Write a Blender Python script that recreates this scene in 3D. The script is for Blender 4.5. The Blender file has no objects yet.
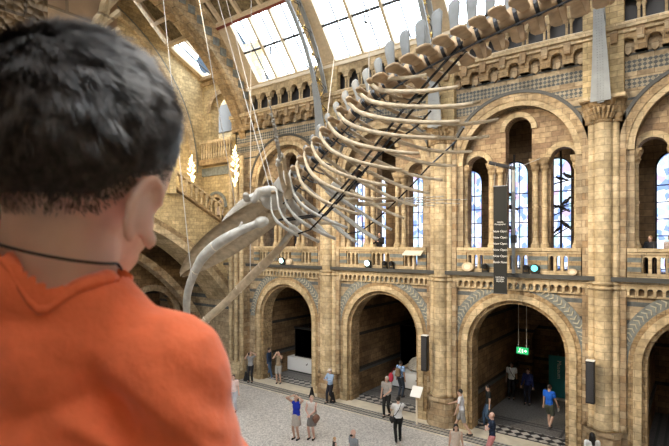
import bpy, bmesh, math, random
from mathutils import Vector, Matrix, noise
random.seed(7)
SC = bpy.context.scene
COL = SC.collection
PI = math.pi
# ------------------------------------------------------------------ camera
cd = bpy.data.cameras.new('camera'); cam = bpy.data.objects.new('camera', cd); COL.objects.link(cam)
cam.location = (0, 0, 7.6); cam.rotation_euler = (PI/2, 0, math.radians(37.16))
cd.sensor_width = 36; cd.lens = 480/669*36; cd.shift_y = 20/669
cd.clip_start = .02; cd.clip_end = 400
cd.dof.use_dof = True; cd.dof.focus_distance = 17; cd.dof.aperture_fstop = 9.5
SC.camera = cam
SC.view_settings.view_transform = 'Standard'; SC.view_settings.look = 'None'
SC.view_settings.gamma = 1; SC.view_settings.exposure = 0.38
SC.cycles.max_bounces = 8; SC.cycles.diffuse_bounces = 5; SC.cycles.transparent_max_bounces = 12
SC.cycles.sample_clamp_indirect = 6
SC.cycles.use_denoising = True
# ------------------------------------------------------------------ world: bright overcast sky
w = bpy.data.worlds.new('sky'); SC.world = w; w.use_nodes = True
nt = w.node_tree; bg = nt.nodes['Background']
bg.inputs['Color'].default_value = (.88, .94, 1, 1); bg.inputs['Strength'].default_value = 8.5
# added area lamps at the near roof slope, boosting the skylights' daylight
def area(name, loc, target, sx, sy, power, color):
    l = bpy.data.lights.new(name, 'AREA'); l.shape = 'RECTANGLE'; l.size = sx; l.size_y = sy; l.energy = power; l.color = color
    o = bpy.data.objects.new(name, l); COL.objects.link(o); o.location = loc
    o.rotation_euler = (Vector(target)-Vector(loc)).to_track_quat('-Z', 'X').to_euler()
    return o
area('skylight_fill', (-7, 1.6, 19.2), (-9, 14, 6), 8, 22, 700, (1, .95, .86))
area('skylight_fill', (-10, 3.2, 20.4), (-10, 13, 0), 5, 24, 4200, (1, .97, .92))  # extra fill lamp, added to brighten the hall floor
def spot(name, loc, target, power, color, deg, r=.12):
    l = bpy.data.lights.new(name, 'SPOT'); l.energy = power; l.color = color; l.spot_size = math.radians(deg); l.spot_blend = .7; l.shadow_soft_size = r
    o = bpy.data.objects.new(name, l); COL.objects.link(o); o.location = loc
    o.rotation_euler = (Vector(target)-Vector(loc)).to_track_quat('-Z', 'Y').to_euler()
    return o
WARM = (1, .80, .54)
spot('wall_spotlight', (-11, 5, 15), (-3, 18.8, 8.5), 5200, WARM, 44)
spot('wall_spotlight', (-16, 5, 15), (-9, 18.8, 7.5), 5200, WARM, 44)
spot('wall_spotlight', (-19, 6, 15), (-15.5, 18.8, 7.5), 3600, WARM, 46)
spot('wall_spotlight', (-15, 5, 13), (-24.4, 15.5, 13), 2500, (1, .78, .45), 60)

# ------------------------------------------------------------------ helpers
class MB:
    """collects shapes, builds one mesh object"""
    def __init__(s): s.v = []; s.f = []
    def add(s, vs, fs):
        b = len(s.v); s.v += [tuple(p) for p in vs]; s.f += [tuple(b+i for i in f) for f in fs]; return s
    def box(s, x0, x1, y0, y1, z0, z1):
        if x0 > x1: x0, x1 = x1, x0
        return s.add([(x0,y0,z0),(x1,y0,z0),(x1,y1,z0),(x0,y1,z0),(x0,y0,z1),(x1,y0,z1),(x1,y1,z1),(x0,y1,z1)],
                     [(0,3,2,1),(4,5,6,7),(0,1,5,4),(1,2,6,5),(2,3,7,6),(3,0,4,7)])
    def lathe(s, c, prof, n=12):
        cx, cy, cz = c; vs = []; fs = []
        for r, z in prof:
            for i in range(n):
                a = 2*PI*i/n; vs.append((cx+r*math.cos(a), cy+r*math.sin(a), cz+z))
        for j in range(len(prof)-1):
            for i in range(n):
                k = (i+1) % n; fs.append((j*n+i, j*n+k, (j+1)*n+k, (j+1)*n+i))
        fs.append(tuple(range(n-1, -1, -1))); fs.append(tuple((len(prof)-1)*n+i for i in range(n)))
        return s.add(vs, fs)
    def tube(s, pts, rad, n=6, flat=1.0, up=None):
        pts = [Vector(p) for p in pts]; m = len(pts)
        if not hasattr(rad, '__len__'): rad = [rad]*m
        prev = Vector(up) if up is not None else None; vs = []; fs = []
        for i, p in enumerate(pts):
            t = (pts[min(i+1, m-1)]-pts[max(i-1, 0)])
            if t.length < 1e-9: t = Vector((0, 0, 1))
            t.normalize()
            if prev is None: prev = Vector((0, 0, 1)) if abs(t.z) < .9 else Vector((1, 0, 0))
            a = prev - t*prev.dot(t)
            if a.length < 1e-6: a = t.orthogonal()
            a.normalize(); b = t.cross(a); prev = a
            for k in range(n):
                q = 2*PI*k/n; vs.append(p + a*math.cos(q)*rad[i] + b*math.sin(q)*rad[i]*flat)
        for i in range(m-1):
            for k in range(n):
                l = (k+1) % n; fs.append((i*n+k, i*n+l, (i+1)*n+l, (i+1)*n+k))
        fs.append(tuple(range(n-1, -1, -1))); fs.append(tuple((m-1)*n+k for k in range(n)))
        return s.add(vs, fs)
    def cap(s, a, b, ra, rb, n=12):
        """tapered capsule"""
        a = Vector(a); b = Vector(b); d = b-a; L = d.length
        t = d.normalized() if L > 1e-6 else Vector((0, 0, 1)); pts = []; rr = []
        for q in (90, 60, 30, 0):
            pts.append(a - t*ra*math.sin(math.radians(q))); rr.append(max(ra*math.cos(math.radians(q)), ra*.05))
        for q in (0, 30, 60, 90):
            pts.append(b + t*rb*math.sin(math.radians(q))); rr.append(max(rb*math.cos(math.radians(q)), rb*.05))
        if L < 1e-6: pts.pop(4); rr.pop(4)
        return s.tube(pts, rr, n)
    def ell(s, c, r, rot=None, n=16, m=10):
        c = Vector(c); R = rot or Matrix.Identity(3); vs = []; fs = []
        for j in range(m+1):
            th = PI*j/m
            for i in range(n):
                a = 2*PI*i/n; rs = max(math.sin(th), .02)
                vs.append(c + R @ Vector((r[0]*rs*math.cos(a), r[1]*rs*math.sin(a), r[2]*math.cos(th))))
        for j in range(m):
            for i in range(n):
                k = (i+1) % n; fs.append((j*n+i, (j+1)*n+i, (j+1)*n+k, j*n+k))
        fs.append(tuple(range(n))); fs.append(tuple(m*n+i for i in range(n-1, -1, -1)))
        return s.add(vs, fs)
    def prism(s, poly, axis, d0, d1):
        """poly of 2-d points extruded along axis ('x','y','z') from d0 to d1"""
        def P(u, v, d): return {'y': (u, d, v), 'x': (d, u, v), 'z': (u, v, d)}[axis]
        n = len(poly); vs = [P(u, v, d0) for u, v in poly] + [P(u, v, d1) for u, v in poly]
        return s.add(vs, [tuple(range(n)), tuple(range(2*n-1, n-1, -1))] + [(i, (i+1) % n, n+(i+1) % n, n+i) for i in range(n)])
    def build(s, name, mat, parent=None, smooth=False, loc=None, recalc=True):
        me = bpy.data.meshes.new(name); off = Vector((0, 0, 0))
        if parent is not None: off = WLOC.get(parent.name, Vector((0, 0, 0)))
        if loc is not None and parent is None: off = Vector(loc)
        me.from_pydata([tuple(Vector(p)-off) for p in s.v], [], s.f)
        if recalc:
            bm = bmesh.new(); bm.from_mesh(me); bmesh.ops.recalc_face_normals(bm, faces=bm.faces); bm.to_mesh(me); bm.free()
        if smooth: me.polygons.foreach_set('use_smooth', [True]*len(me.polygons))
        if mat: me.materials.append(mat)
        o = bpy.data.objects.new(name, me); COL.objects.link(o)
        if parent is not None: o.parent = parent; WLOC[o.name] = off
        elif loc is not None: o.location = loc; WLOC[o.name] = off
        return o
WLOC = {}
def tag(o, label=None, cat=None, group=None, kind=None):
    if label: o['label'] = label
    if cat: o['category'] = cat
    if group: o['group'] = group
    if kind: o['kind'] = kind
    return o
def thing(name, loc, label, cat, group=None):
    o = bpy.data.objects.new(name, None); COL.objects.link(o); o.location = loc; o.empty_display_size = .1
    WLOC[o.name] = Vector(loc)
    return tag(o, label, cat, group)
def arch_poly(mb, cx, zc, r0, r1, y0, y1, a0=0, a1=180, n=28, axis='y', sq=1.0):
    """half-ring voussoir band"""
    P = lambda u, v, d: {'y': (u, d, v), 'x': (d, u, v)}[axis]
    vs = []; fs = []
    for i in range(n+1):
        a = math.radians(a0+(a1-a0)*i/n); c, q = math.cos(a), math.sin(a)*sq
        vs += [P(cx+r0*c, zc+r0*q, y0), P(cx+r1*c, zc+r1*q, y0), P(cx+r1*c, zc+r1*q, y1), P(cx+r0*c, zc+r0*q, y1)]
    for i in range(n):
        b = 4*i
        for k in range(4): fs.append((b+k, b+(k+1) % 4, b+4+(k+1) % 4, b+4+k))
    fs += [(0, 1, 2, 3), (4*n+3, 4*n+2, 4*n+1, 4*n)]
    return mb.add(vs, fs)
def arch_panel(mb, u0, u1, z0, z1, holes, d0, d1, axis='y', n=20, zb=None):
    """wall panel with round-headed holes (cu, r, zspring, zsill)"""
    P = lambda u, v, d: {'y': (u, d, v), 'x': (d, u, v)}[axis]
    def q(a, b, c, d): mb.add([a, b, c, d], [(0, 1, 2, 3)])
    def rect(ua, ub, za, zb_):
        if ub-ua < 1e-5: return
        q(P(ua, za, d0), P(ub, za, d0), P(ub, zb_, d0), P(ua, zb_, d0)); q(P(ua, za, d1), P(ua, zb_, d1), P(ub, zb_, d1), P(ub, za, d1))
    cur = u0
    for cu, r, zs, sill in sorted(holes):
        rect(cur, cu-r, z0, z1)
        if sill > z0+1e-4:
            rect(cu-r, cu+r, z0, sill); q(P(cu-r, sill, d0), P(cu+r, sill, d0), P(cu+r, sill, d1), P(cu-r, sill, d1))
        for k in (-1, 1):
            q(P(cu+k*r, sill, d0), P(cu+k*r, zs, d0), P(cu+k*r, zs, d1), P(cu+k*r, sill, d1))
        for i in range(n):
            a, b = PI-PI*i/n, PI-PI*(i+1)/n
            ua, ub = cu+r*math.cos(a), cu+r*math.cos(b); za, zb2 = zs+r*math.sin(a), zs+r*math.sin(b)
            for d in (d0, d1): q(P(ua, za, d), P(ub, zb2, d), P(ub, z1, d), P(ua, z1, d))
            q(P(ua, za, d0), P(ub, zb2, d0), P(ub, zb2, d1), P(ua, za, d1))
        cur = cu+r
    rect(cur, u1, z0, z1)
    q(P(u0, z0, d0), P(u0, z1, d0), P(u0, z1, d1), P(u0, z0, d1)); q(P(u1, z0, d0), P(u1, z1, d0), P(u1, z1, d1), P(u1, z0, d1))
    q(P(u0, z1, d0), P(u1, z1, d0), P(u1, z1, d1), P(u0, z1, d1))
    return mb
def remeshed(mb, name, mat, parent, voxel, smooth=3, fn=None):
    """fuse overlapping shapes into one continuous skin"""
    o = mb.build(name, mat, parent)
    m = o.modifiers.new('fuse', 'REMESH'); m.mode = 'VOXEL'; m.voxel_size = voxel; m.use_smooth_shade = True
    if smooth:
        k = o.modifiers.new('soft', 'SMOOTH'); k.iterations = smooth; k.factor = .5
    dg = bpy.context.evaluated_depsgraph_get(); ev = o.evaluated_get(dg)
    me = bpy.data.meshes.new_from_object(ev, depsgraph=dg); o.modifiers.clear(); o.data = me
    if fn:
        ns = [v.normal.copy() for v in me.vertices]
        for v, nn in zip(me.vertices, ns): v.co = fn(v.co.copy(), nn)
    me.polygons.foreach_set('use_smooth', [True]*len(me.polygons))
    if mat and not me.materials: me.materials.append(mat)
    return o
# ------------------------------------------------------------------ materials
def mat(name, col, rough=.7, metal=0, emit=None, es=0, noise_amt=0, noise_scale=8, bump=0, spec=.4, coord='Object'):
    m = bpy.data.materials.new(name); m.use_nodes = True; n = m.node_tree.nodes; L = m.node_tree.links; b = n['Principled BSDF']
    b.inputs['Base Color'].default_value = (*col, 1); b.inputs['Roughness'].default_value = rough; b.inputs['Metallic'].default_value = metal
    b.inputs['Specular IOR Level'].default_value = spec
    if emit: b.inputs['Emission Color'].default_value = (*emit, 1); b.inputs['Emission Strength'].default_value = es
    if noise_amt or bump:
        tc = n.new('ShaderNodeTexCoord'); nz = n.new('ShaderNodeTexNoise'); nz.inputs['Scale'].default_value = noise_scale; nz.inputs['Detail'].default_value = 6
        L.new(tc.outputs[coord], nz.inputs['Vector'])
        mx = n.new('ShaderNodeMix'); mx.data_type = 'RGBA'
        mx.inputs[6].default_value = (*[c*(1-noise_amt) for c in col], 1); mx.inputs[7].default_value = (*[min(1, c*(1+noise_amt)) for c in col], 1)
        mr = n.new('ShaderNodeMapRange'); mr.inputs[1].default_value = .3; mr.inputs[2].default_value = .7
        L.new(nz.outputs['Fac'], mr.inputs[0]); L.new(mr.outputs[0], mx.inputs[0]); L.new(mx.outputs[2], b.inputs['Base Color'])
        if bump:
            bp = n.new('ShaderNodeBump'); bp.inputs['Strength'].default_value = bump; bp.inputs['Distance'].default_value = .02
            L.new(nz.outputs['Fac'], bp.inputs['Height']); L.new(bp.outputs[0], b.inputs['Normal'])
    return m
def brick(name, c1, c2, mortar, bw=.48, bh=.24, bands=(), bandcol=(.13, .14, .14), checks=(), carve=0, dirt=.45, rot=False):
    """terracotta blockwork laid by world position; bands are courses of slate blue blocks, checks are diaper courses"""
    m = bpy.data.materials.new(name); m.use_nodes = True; n = m.node_tree.nodes; L = m.node_tree.links; b = n['Principled BSDF']
    b.inputs['Roughness'].default_value = .75; b.inputs['Specular IOR Level'].default_value = .3
    g = n.new('ShaderNodeNewGeometry'); sp = n.new('ShaderNodeSeparateXYZ'); L.new(g.outputs['Position'], sp.inputs[0])
    ad = n.new('ShaderNodeMath'); ad.operation = 'ADD'; L.new(sp.outputs[0], ad.inputs[0]); L.new(sp.outputs[1], ad.inputs[1])
    cb = n.new('ShaderNodeCombineXYZ'); L.new(ad.outputs[0], cb.inputs[0]); L.new(sp.outputs[2], cb.inputs[1])
    bt = n.new('ShaderNodeTexBrick'); L.new(cb.outputs[0], bt.inputs['Vector'])
    bt.inputs['Color1'].default_value = (*c1, 1); bt.inputs['Color2'].default_value = (*c2, 1); bt.inputs['Mortar'].default_value = (*mortar, 1)
    bt.inputs['Scale'].default_value = 1; bt.inputs['Brick Width'].default_value = bw; bt.inputs['Row Height'].default_value = bh
    bt.inputs['Mortar Size'].default_value = .009; bt.inputs['Mortar Smooth'].default_value = .3; bt.inputs['Bias'].default_value = -.1
    col = bt.outputs['Color']
    def ramp(ranges, soft=False):
        mr = n.new('ShaderNodeMath'); mr.operation = 'DIVIDE'; mr.inputs[1].default_value = 20; L.new(sp.outputs[2], mr.inputs[0])
        cr = n.new('ShaderNodeValToRGB'); cr.color_ramp.interpolation = 'CONSTANT'; e = cr.color_ramp.elements
        e[0].position = 0; e[0].color = (0, 0, 0, 1); e.remove(e[1])
        for a, z in ranges:
            x = e.new(a/20); x.color = (1, 1, 1, 1); y = e.new(z/20); y.color = (0, 0, 0, 1)
        L.new(mr.outputs[0], cr.inputs[0]); return cr.outputs[0]
    def mix(a, bcol, fac):
        mx = n.new('ShaderNodeMix'); mx.data_type = 'RGBA'; L.new(fac, mx.inputs[0]); L.new(a, mx.inputs[6])
        if isinstance(bcol, tuple): mx.inputs[7].default_value = (*bcol, 1)
        else: L.new(bcol, mx.inputs[7])
        return mx.outputs[2]
    if bands: col = mix(col, bandcol, ramp(bands))
    if checks:
        ro = n.new('ShaderNodeMapping'); ro.inputs['Rotation'].default_value = (0, 0, PI/4); L.new(cb.outputs[0], ro.inputs[0])
        ck = n.new('ShaderNodeTexChecker'); ck.inputs['Scale'].default_value = 9.5; ck.inputs[1].default_value = (.42, .37, .28, 1); ck.inputs[2].default_value = (.13, .14, .14, 1)
        L.new(ro.outputs[0], ck.inputs[0]); col = mix(col, ck.outputs[0], ramp(checks))
    nz = n.new('ShaderNodeTexNoise'); nz.inputs['Scale'].default_value = .9; nz.inputs['Detail'].default_value = 8; nz.inputs['Roughness'].default_value = .65
    L.new(g.outputs['Position'], nz.inputs['Vector'])
    mr = n.new('ShaderNodeMapRange'); mr.inputs[1].default_value = .35; mr.inputs[2].default_value = .65; mr.inputs[3].default_value = 1-dirt; mr.inputs[4].default_value = 1.12
    n2 = n.new('ShaderNodeTexNoise'); n2.inputs['Scale'].default_value = 7; n2.inputs['Detail'].default_value = 5; L.new(g.outputs['Position'], n2.inputs['Vector'])
    m2 = n.new('ShaderNodeMapRange'); m2.inputs[1].default_value = .3; m2.inputs[2].default_value = .7; m2.inputs[3].default_value = .72; m2.inputs[4].default_value = 1.15; L.new(n2.outputs['Fac'], m2.inputs[0])
    L.new(nz.outputs['Fac'], mr.inputs[0])
    mu = n.new('ShaderNodeMix'); mu.data_type = 'RGBA'; mu.blend_type = 'MULTIPLY'; mu.inputs[0].default_value = 1
    L.new(col, mu.inputs[6]); m3 = n.new('ShaderNodeMath'); m3.operation = 'MULTIPLY'; L.new(mr.outputs[0], m3.inputs[0]); L.new(m2.outputs[0], m3.inputs[1]); L.new(m3.outputs[0], mu.inputs[7]); col = mu.outputs[2]
    bp = n.new('ShaderNodeBump'); bp.inputs['Strength'].default_value = .5; bp.inputs['Distance'].default_value = .02
    if carve:
        vo = n.new('ShaderNodeTexVoronoi'); vo.inputs['Scale'].default_value = carve; L.new(g.outputs['Position'], vo.inputs['Vector'])
        L.new(vo.outputs['Distance'], bp.inputs['Height']); bp.inputs['Distance'].default_value = .06; bp.inputs['Strength'].default_value = .9
    else:
        iv = n.new('ShaderNodeMath'); iv.operation = 'SUBTRACT'; iv.inputs[0].default_value = 1; L.new(bt.outputs['Fac'], iv.inputs[1]); L.new(iv.outputs[0], bp.inputs['Height'])
    L.new(bp.outputs[0], b.inputs['Normal']); L.new(col, b.inputs['Base Color'])
    return m
BUFF1, BUFF2, MORT = (.55, .435, .285), (.34, .25, .155), (.24, .175, .11)
M = {}
M['wall'] = brick('buff_terracotta', BUFF1, BUFF2, MORT, bands=[(3.6,3.78),(4.2,4.38),(4.8,4.98),(5.4,5.58),(6.0,6.12),(12.35,12.5),(13.9,13.98)], checks=[(12.75,13.05),(13.3,13.75)])
M['plain'] = brick('plain_terracotta', BUFF1, (.36,.23,.12), MORT)
M['tymp'] = brick('brown_terracotta', (.52,.38,.23), (.31,.2,.125), MORT, bh=.2, bw=.42)
M['pale'] = brick('pale_terracotta', (.68,.54,.34), (.50,.38,.22), (.34,.26,.16), bh=.26, bw=.6, dirt=.35)
M['yellow'] = brick('yellow_blockwork', (.64,.50,.28), (.46,.35,.19), (.3,.23,.13), bh=.2, bw=.45, dirt=.3)
M['carved'] = brick('carved_terracotta', (.50,.36,.2), (.34,.23,.12), MORT, carve=7)
M['carvedpale'] = brick('pale_carved_terracotta', (.6,.45,.27), (.42,.3,.17), MORT, carve=5)
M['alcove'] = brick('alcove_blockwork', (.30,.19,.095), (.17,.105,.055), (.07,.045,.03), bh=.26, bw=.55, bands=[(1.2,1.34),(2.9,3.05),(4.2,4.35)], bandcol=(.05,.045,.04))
M['stripe'] = brick('blue_striped_pier', (.5,.36,.2), (.4,.28,.15), MORT, bh=.15, bw=.3, bands=[(6.6,6.75),(6.9,7.05),(7.2,7.32)], bandcol=(.2,.22,.21))
M['darkstone'] = mat('slate_grey_stone', (.07,.07,.065), .5)
M['bluegrey'] = mat('blue_grey_terracotta', (.19,.205,.195), .7, noise_amt=.3, noise_scale=6, bump=.3)
M['leaf'] = mat('pale_leaf_relief', (.48,.44,.34), .7)
M['iron'] = mat('grey_painted_iron', (.30,.32,.33), .45, noise_amt=.12, noise_scale=3)
M['irondark'] = mat('dark_iron', (.045,.045,.05), .5)
M['gold'] = mat('gilded_leaf', (.7,.48,.15), .35, metal=.7)
M['cream'] = mat('cream_painted_timber', (.62,.50,.34), .5, noise_amt=.12)
M['creamlight'] = mat('pale_cream_paint', (.78,.70,.56), .5)
M['panel'] = mat('painted_ceiling_panel', (.17,.13,.07), .7, noise_amt=.6, noise_scale=7)
M['redline'] = mat('dark_red_paint', (.2,.05,.035), .6)
M['black'] = mat('matt_black', (.012,.012,.013), .5)
M['blackgloss'] = mat('black_gloss', (.015,.015,.017), .2)
M['white'] = mat('white_paint', (.8,.8,.78), .45)
M['offwhite'] = mat('soft_white_plinth', (.72,.74,.76), .5)
M['lead'] = mat('window_leading', (.02,.02,.025), .5)
M['steel'] = mat('brushed_steel', (.45,.45,.46), .35, metal=.8)
M['bone'] = mat('pale_whale_bone', (.47,.45,.41), .6, noise_amt=.22, noise_scale=5, bump=.15)
M['bonegrey'] = mat('grey_whale_bone', (.19,.205,.215), .6, noise_amt=.15, noise_scale=5)
M['bonebrown'] = mat('brown_whale_bone', (.46,.33,.205), .65, noise_amt=.28, noise_scale=4, bump=.2)
M['bonetan'] = mat('tan_whale_bone', (.52,.42,.29), .6, noise_amt=.25, noise_scale=5, bump=.15)
M['disc'] = mat('dark_disc', (.03,.032,.038), .45)
M['cable'] = mat('steel_cable', (.5,.48,.45), .4)
def glass(name, tint, cellscale=0):
    m = bpy.data.materials.new(name); m.use_nodes = True; n = m.node_tree.nodes; L = m.node_tree.links; n.remove(n['Principled BSDF'])
    t = n.new('ShaderNodeBsdfTransparent'); t.inputs[0].default_value = (*tint, 1); gl = n.new('ShaderNodeBsdfGlossy'); gl.inputs['Roughness'].default_value = .05
    fr = n.new('ShaderNodeFresnel'); fr.inputs[0].default_value = 1.12
    mx = n.new('ShaderNodeMixShader'); out = n['Material Output']
    L.new(fr.outputs[0], mx.inputs[0]); L.new(t.outputs[0], mx.inputs[1]); L.new(gl.outputs[0], mx.inputs[2]); L.new(mx.outputs[0], out.inputs[0])
    if cellscale:
        g = n.new('ShaderNodeNewGeometry'); mp = n.new('ShaderNodeMapping'); mp.inputs['Scale'].default_value = (1, 1, .8); L.new(g.outputs['Position'], mp.inputs[0])
        vo = n.new('ShaderNodeTexVoronoi'); vo.inputs['Scale'].default_value = cellscale; L.new(mp.outputs[0], vo.inputs['Vector'])
        cr = n.new('ShaderNodeValToRGB'); e = cr.color_ramp.elements; cr.color_ramp.interpolation = 'CONSTANT'
        e[0].color = (.34,.37,.46,1); e[0].position = 0
        for p, c in ((.2,(.22,.26,.37,1)),(.4,(.42,.42,.46,1)),(.55,(.34,.29,.36,1)),(.62,(.31,.37,.38,1)),(.8,(.46,.47,.5,1))):
            x = e.new(p); x.color = c
        e[len(e)-1].color = (.33,.37,.46,1)
        sx = n.new('ShaderNodeSeparateColor'); L.new(vo.outputs['Color'], sx.inputs[0]); L.new(sx.outputs[0], cr.inputs[0]); L.new(cr.outputs[0], t.inputs[0])
    return m
M['glass'] = glass('clear_glass', (.92,.95,.97))
M['stained'] = glass('leaded_glass', (.2,.2,.22), 5)
M['carvedfine'] = brick('fine_carved_stone', (.30,.215,.125), (.2,.14,.08), (.1,.07,.04), carve=28, bw=.3, bh=.15)
M['darkglass'] = glass('smoked_glass', (.10,.12,.14))
def terrazzo():
    m = bpy.data.materials.new('speckled_terrazzo'); m.use_nodes = True; n = m.node_tree.nodes; L = m.node_tree.links; b = n['Principled BSDF']
    g = n.new('ShaderNodeNewGeometry'); vo = n.new('ShaderNodeTexVoronoi'); vo.inputs['Scale'].default_value = 20; L.new(g.outputs['Position'], vo.inputs['Vector'])
    nz = n.new('ShaderNodeTexNoise'); nz.inputs['Scale'].default_value = .35; nz.inputs['Detail'].default_value = 5; L.new(g.outputs['Position'], nz.inputs['Vector'])
    sx = n.new('ShaderNodeSeparateColor'); L.new(vo.outputs['Color'], sx.inputs[0])
    cr = n.new('ShaderNodeValToRGB'); e = cr.color_ramp.elements; e[0].color = (.34,.32,.30,1); e[1].color = (.72,.68,.63,1); L.new(sx.outputs[0], cr.inputs[0])
    mr = n.new('ShaderNodeMapRange'); mr.inputs[3].default_value = .75; mr.inputs[4].default_value = 1.2; L.new(nz.outputs['Fac'], mr.inputs[0])
    mu = n.new('ShaderNodeMix'); mu.data_type = 'RGBA'; mu.blend_type = 'MULTIPLY'; mu.inputs[0].default_value = 1
    L.new(cr.outputs[0], mu.inputs[6]); L.new(mr.outputs[0], mu.inputs[7]); L.new(mu.outputs[2], b.inputs['Base Color']); b.inputs['Roughness'].default_value = .35
    return m
M['terrazzo'] = terrazzo()
def mosaic(name, scale, c1, c2, rot=PI/4):
    m = bpy.data.materials.new(name); m.use_nodes = True; n = m.node_tree.nodes; L = m.node_tree.links; b = n['Principled BSDF']
    g = n.new('ShaderNodeNewGeometry'); mp = n.new('ShaderNodeMapping'); mp.inputs['Rotation'].default_value = (0, 0, rot); L.new(g.outputs['Position'], mp.inputs[0])
    sp = n.new('ShaderNodeSeparateXYZ'); L.new(mp.outputs[0], sp.inputs[0]); cb = n.new('ShaderNodeCombineXYZ'); L.new(sp.outputs[0], cb.inputs[0]); L.new(sp.outputs[1], cb.inputs[1])
    ck = n.new('ShaderNodeTexChecker'); ck.inputs['Scale'].default_value = scale; ck.inputs[1].default_value = (*c1, 1); ck.inputs[2].default_value = (*c2, 1)
    L.new(cb.outputs[0], ck.inputs[0]); L.new(ck.outputs[0], b.inputs['Base Color']); b.inputs['Roughness'].default_value = .4
    return m
M['mosaic'] = mosaic('black_and_white_mosaic', 3.6, (.55,.53,.49), (.03,.03,.035))
M['mosaicsmall'] = mosaic('small_grey_mosaic', 9, (.32,.31,.29), (.06,.06,.065))
M['creamfloor'] = mat('cream_stone_floor', (.70,.63,.50), .4, noise_amt=.15, noise_scale=2)
M['darkfloor'] = mat('dark_grey_floor', (.075,.075,.08), .45)
M['alcovefloor'] = mat('grey_pebble_floor', (.16,.155,.15), .45, noise_amt=.45, noise_scale=14)
# ================================================================== THE BUILDING
W = 18.9                                     # face of the long wall
BAYS = [.4, -5.6, -11.6, -17.6]              # bay centres along the wall
PIERX = [3.4, -2.6, -8.6, -14.6]             # columns between the bays
X_END = -24.6
def struct(o, label=None): o['kind'] = 'structure'; return o
# floor
fl = struct(MB().box(-32, 14, -4, 17.6, -.3, 0).build('floor', M['terrazzo']))
for nm, y0, y1, mt, z in (('border_line', 17.6, 17.72, 'creamfloor', .0), ('mosaic_border', 17.72, 18.35, 'mosaicsmall', .0), ('stone_border', 18.35, 19.25, 'creamfloor', 0),
                          ('mosaic_threshold', 19.25, 20.2, 'mosaic', 0), ('alcove_floor', 20.2, 30, 'alcovefloor', 0)):
    struct(MB().box(-32, 14, y0, y1, -.3, z).build(nm, M[mt], fl))
mb = MB()
for y in (17.9, 18.17): mb.box(-32, 14, y-.02, y+.02, -.01, .004)
struct(mb.build('inlaid_line', M['creamfloor'], fl))
mb = MB()
for y in (19.3, 20.1, 20.9, 21.15): mb.box(-32, 14, y-.05, y+.05, -.01, .004)
for x in (-4.3, -4.05, -3.7, -10.2,-9.9, -16.2,-1.6,-1.3,-1.0): mb.box(x-.05, x+.05, 20.2, 29, -.01, .004)
struct(mb.build('dark_inlay', M['darkfloor'], fl))
# --- long wall ground storey
wr = struct(arch_panel(MB(), X_END-6, 10, 0, 6.2, [(c, 1.95, 3.5, 0) for c in BAYS], W, W+.9, n=32).build('wall_right', M['wall']))
def warch(*a, **k): return arch_poly(MB(), *a, **k)
def relief(c, zc, r, y, n, a0, a1, k=.85):
    mb = MB()
    for i in range(n):
        a = math.radians(a0+(a1-a0)*(i+.5)/n)
        ca, sa = math.cos(a), math.sin(a)
        for s in (-1, 1):
            b = a+s*.95+PI/2; L = .17*k
            p = Vector((c+r*ca, y, zc+r*sa)); q = p+Vector((math.cos(b)*L*1.0, 0, math.sin(b)*L)) if s > 0 else p+Vector((math.cos(a+PI/2+.95*s)*L, 0, math.sin(a+PI/2+.95*s)*L))
            mb.cap(p, q, .03*k, .022*k, 5)
    return mb
for c in BAYS:
    struct(warch(c, 3.5, 1.9, 2.14, W-.1, W+.3, n=32).build('arch_moulding', M['pale'], wr))
    struct(warch(c, 3.5, 2.14, 2.3, W-.05, W+.1, n=32).build('carved_arch_band', M['carved'], wr))
    struct(warch(c, 3.5, 2.3, 2.68, W-.03, W+.1, n=32).build('slate_arch_band', M['bluegrey'], wr))
    struct(relief(c, 3.5, 2.49, W-.04, 44, 4, 176).build('leaf_relief', M['leaf'], wr))
    struct(warch(c, 3.5, 1.75, 1.95, W+.05, W+.75, n=32).build('inner_arch_ring', M['carved'], wr))
    mb = MB()
    for s in (-1, 1):
        mb.box(c+s*1.9, c+s*2.14, W-.1, W+.3, .35, 3.5); mb.box(c+s*1.88, c+s*2.3, W-.14, W+.9, 0, .35)
        struct(MB().box(c+s*2.14, c+s*2.3, W-.05, W+.1, .35, 3.5).build('carved_jamb_band', M['carved'], wr))
        struct(MB().box(c+s*1.75, c+s*1.95, W+.05, W+.75, 0, 3.5).build('inner_jamb', M['carved'], wr))
    struct(mb.build('arch_jamb', M['pale'], wr))
# ledge and corbel table of the first-floor gallery
mb = MB(); mb.box(X_END, 10, W-.32, W+2.6, 6.3, 6.45); struct(mb.build('gallery_ledge', M['darkstone'], wr))
mb = MB(); mb.box(X_END, 10, W-.2, W, 6.2, 6.3); mb.box(X_END, 10, W-.1, W, 5.78, 5.84)
x = 6.0
holes = []
while x > X_END+1: holes.append((x, .085, 6.0, 5.84)); x -= .25
arch_panel(mb, X_END, 10, 5.84, 6.2, holes, W-.16, W, n=5)
struct(mb.build('corbel_table', M['pale'], wr))
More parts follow.
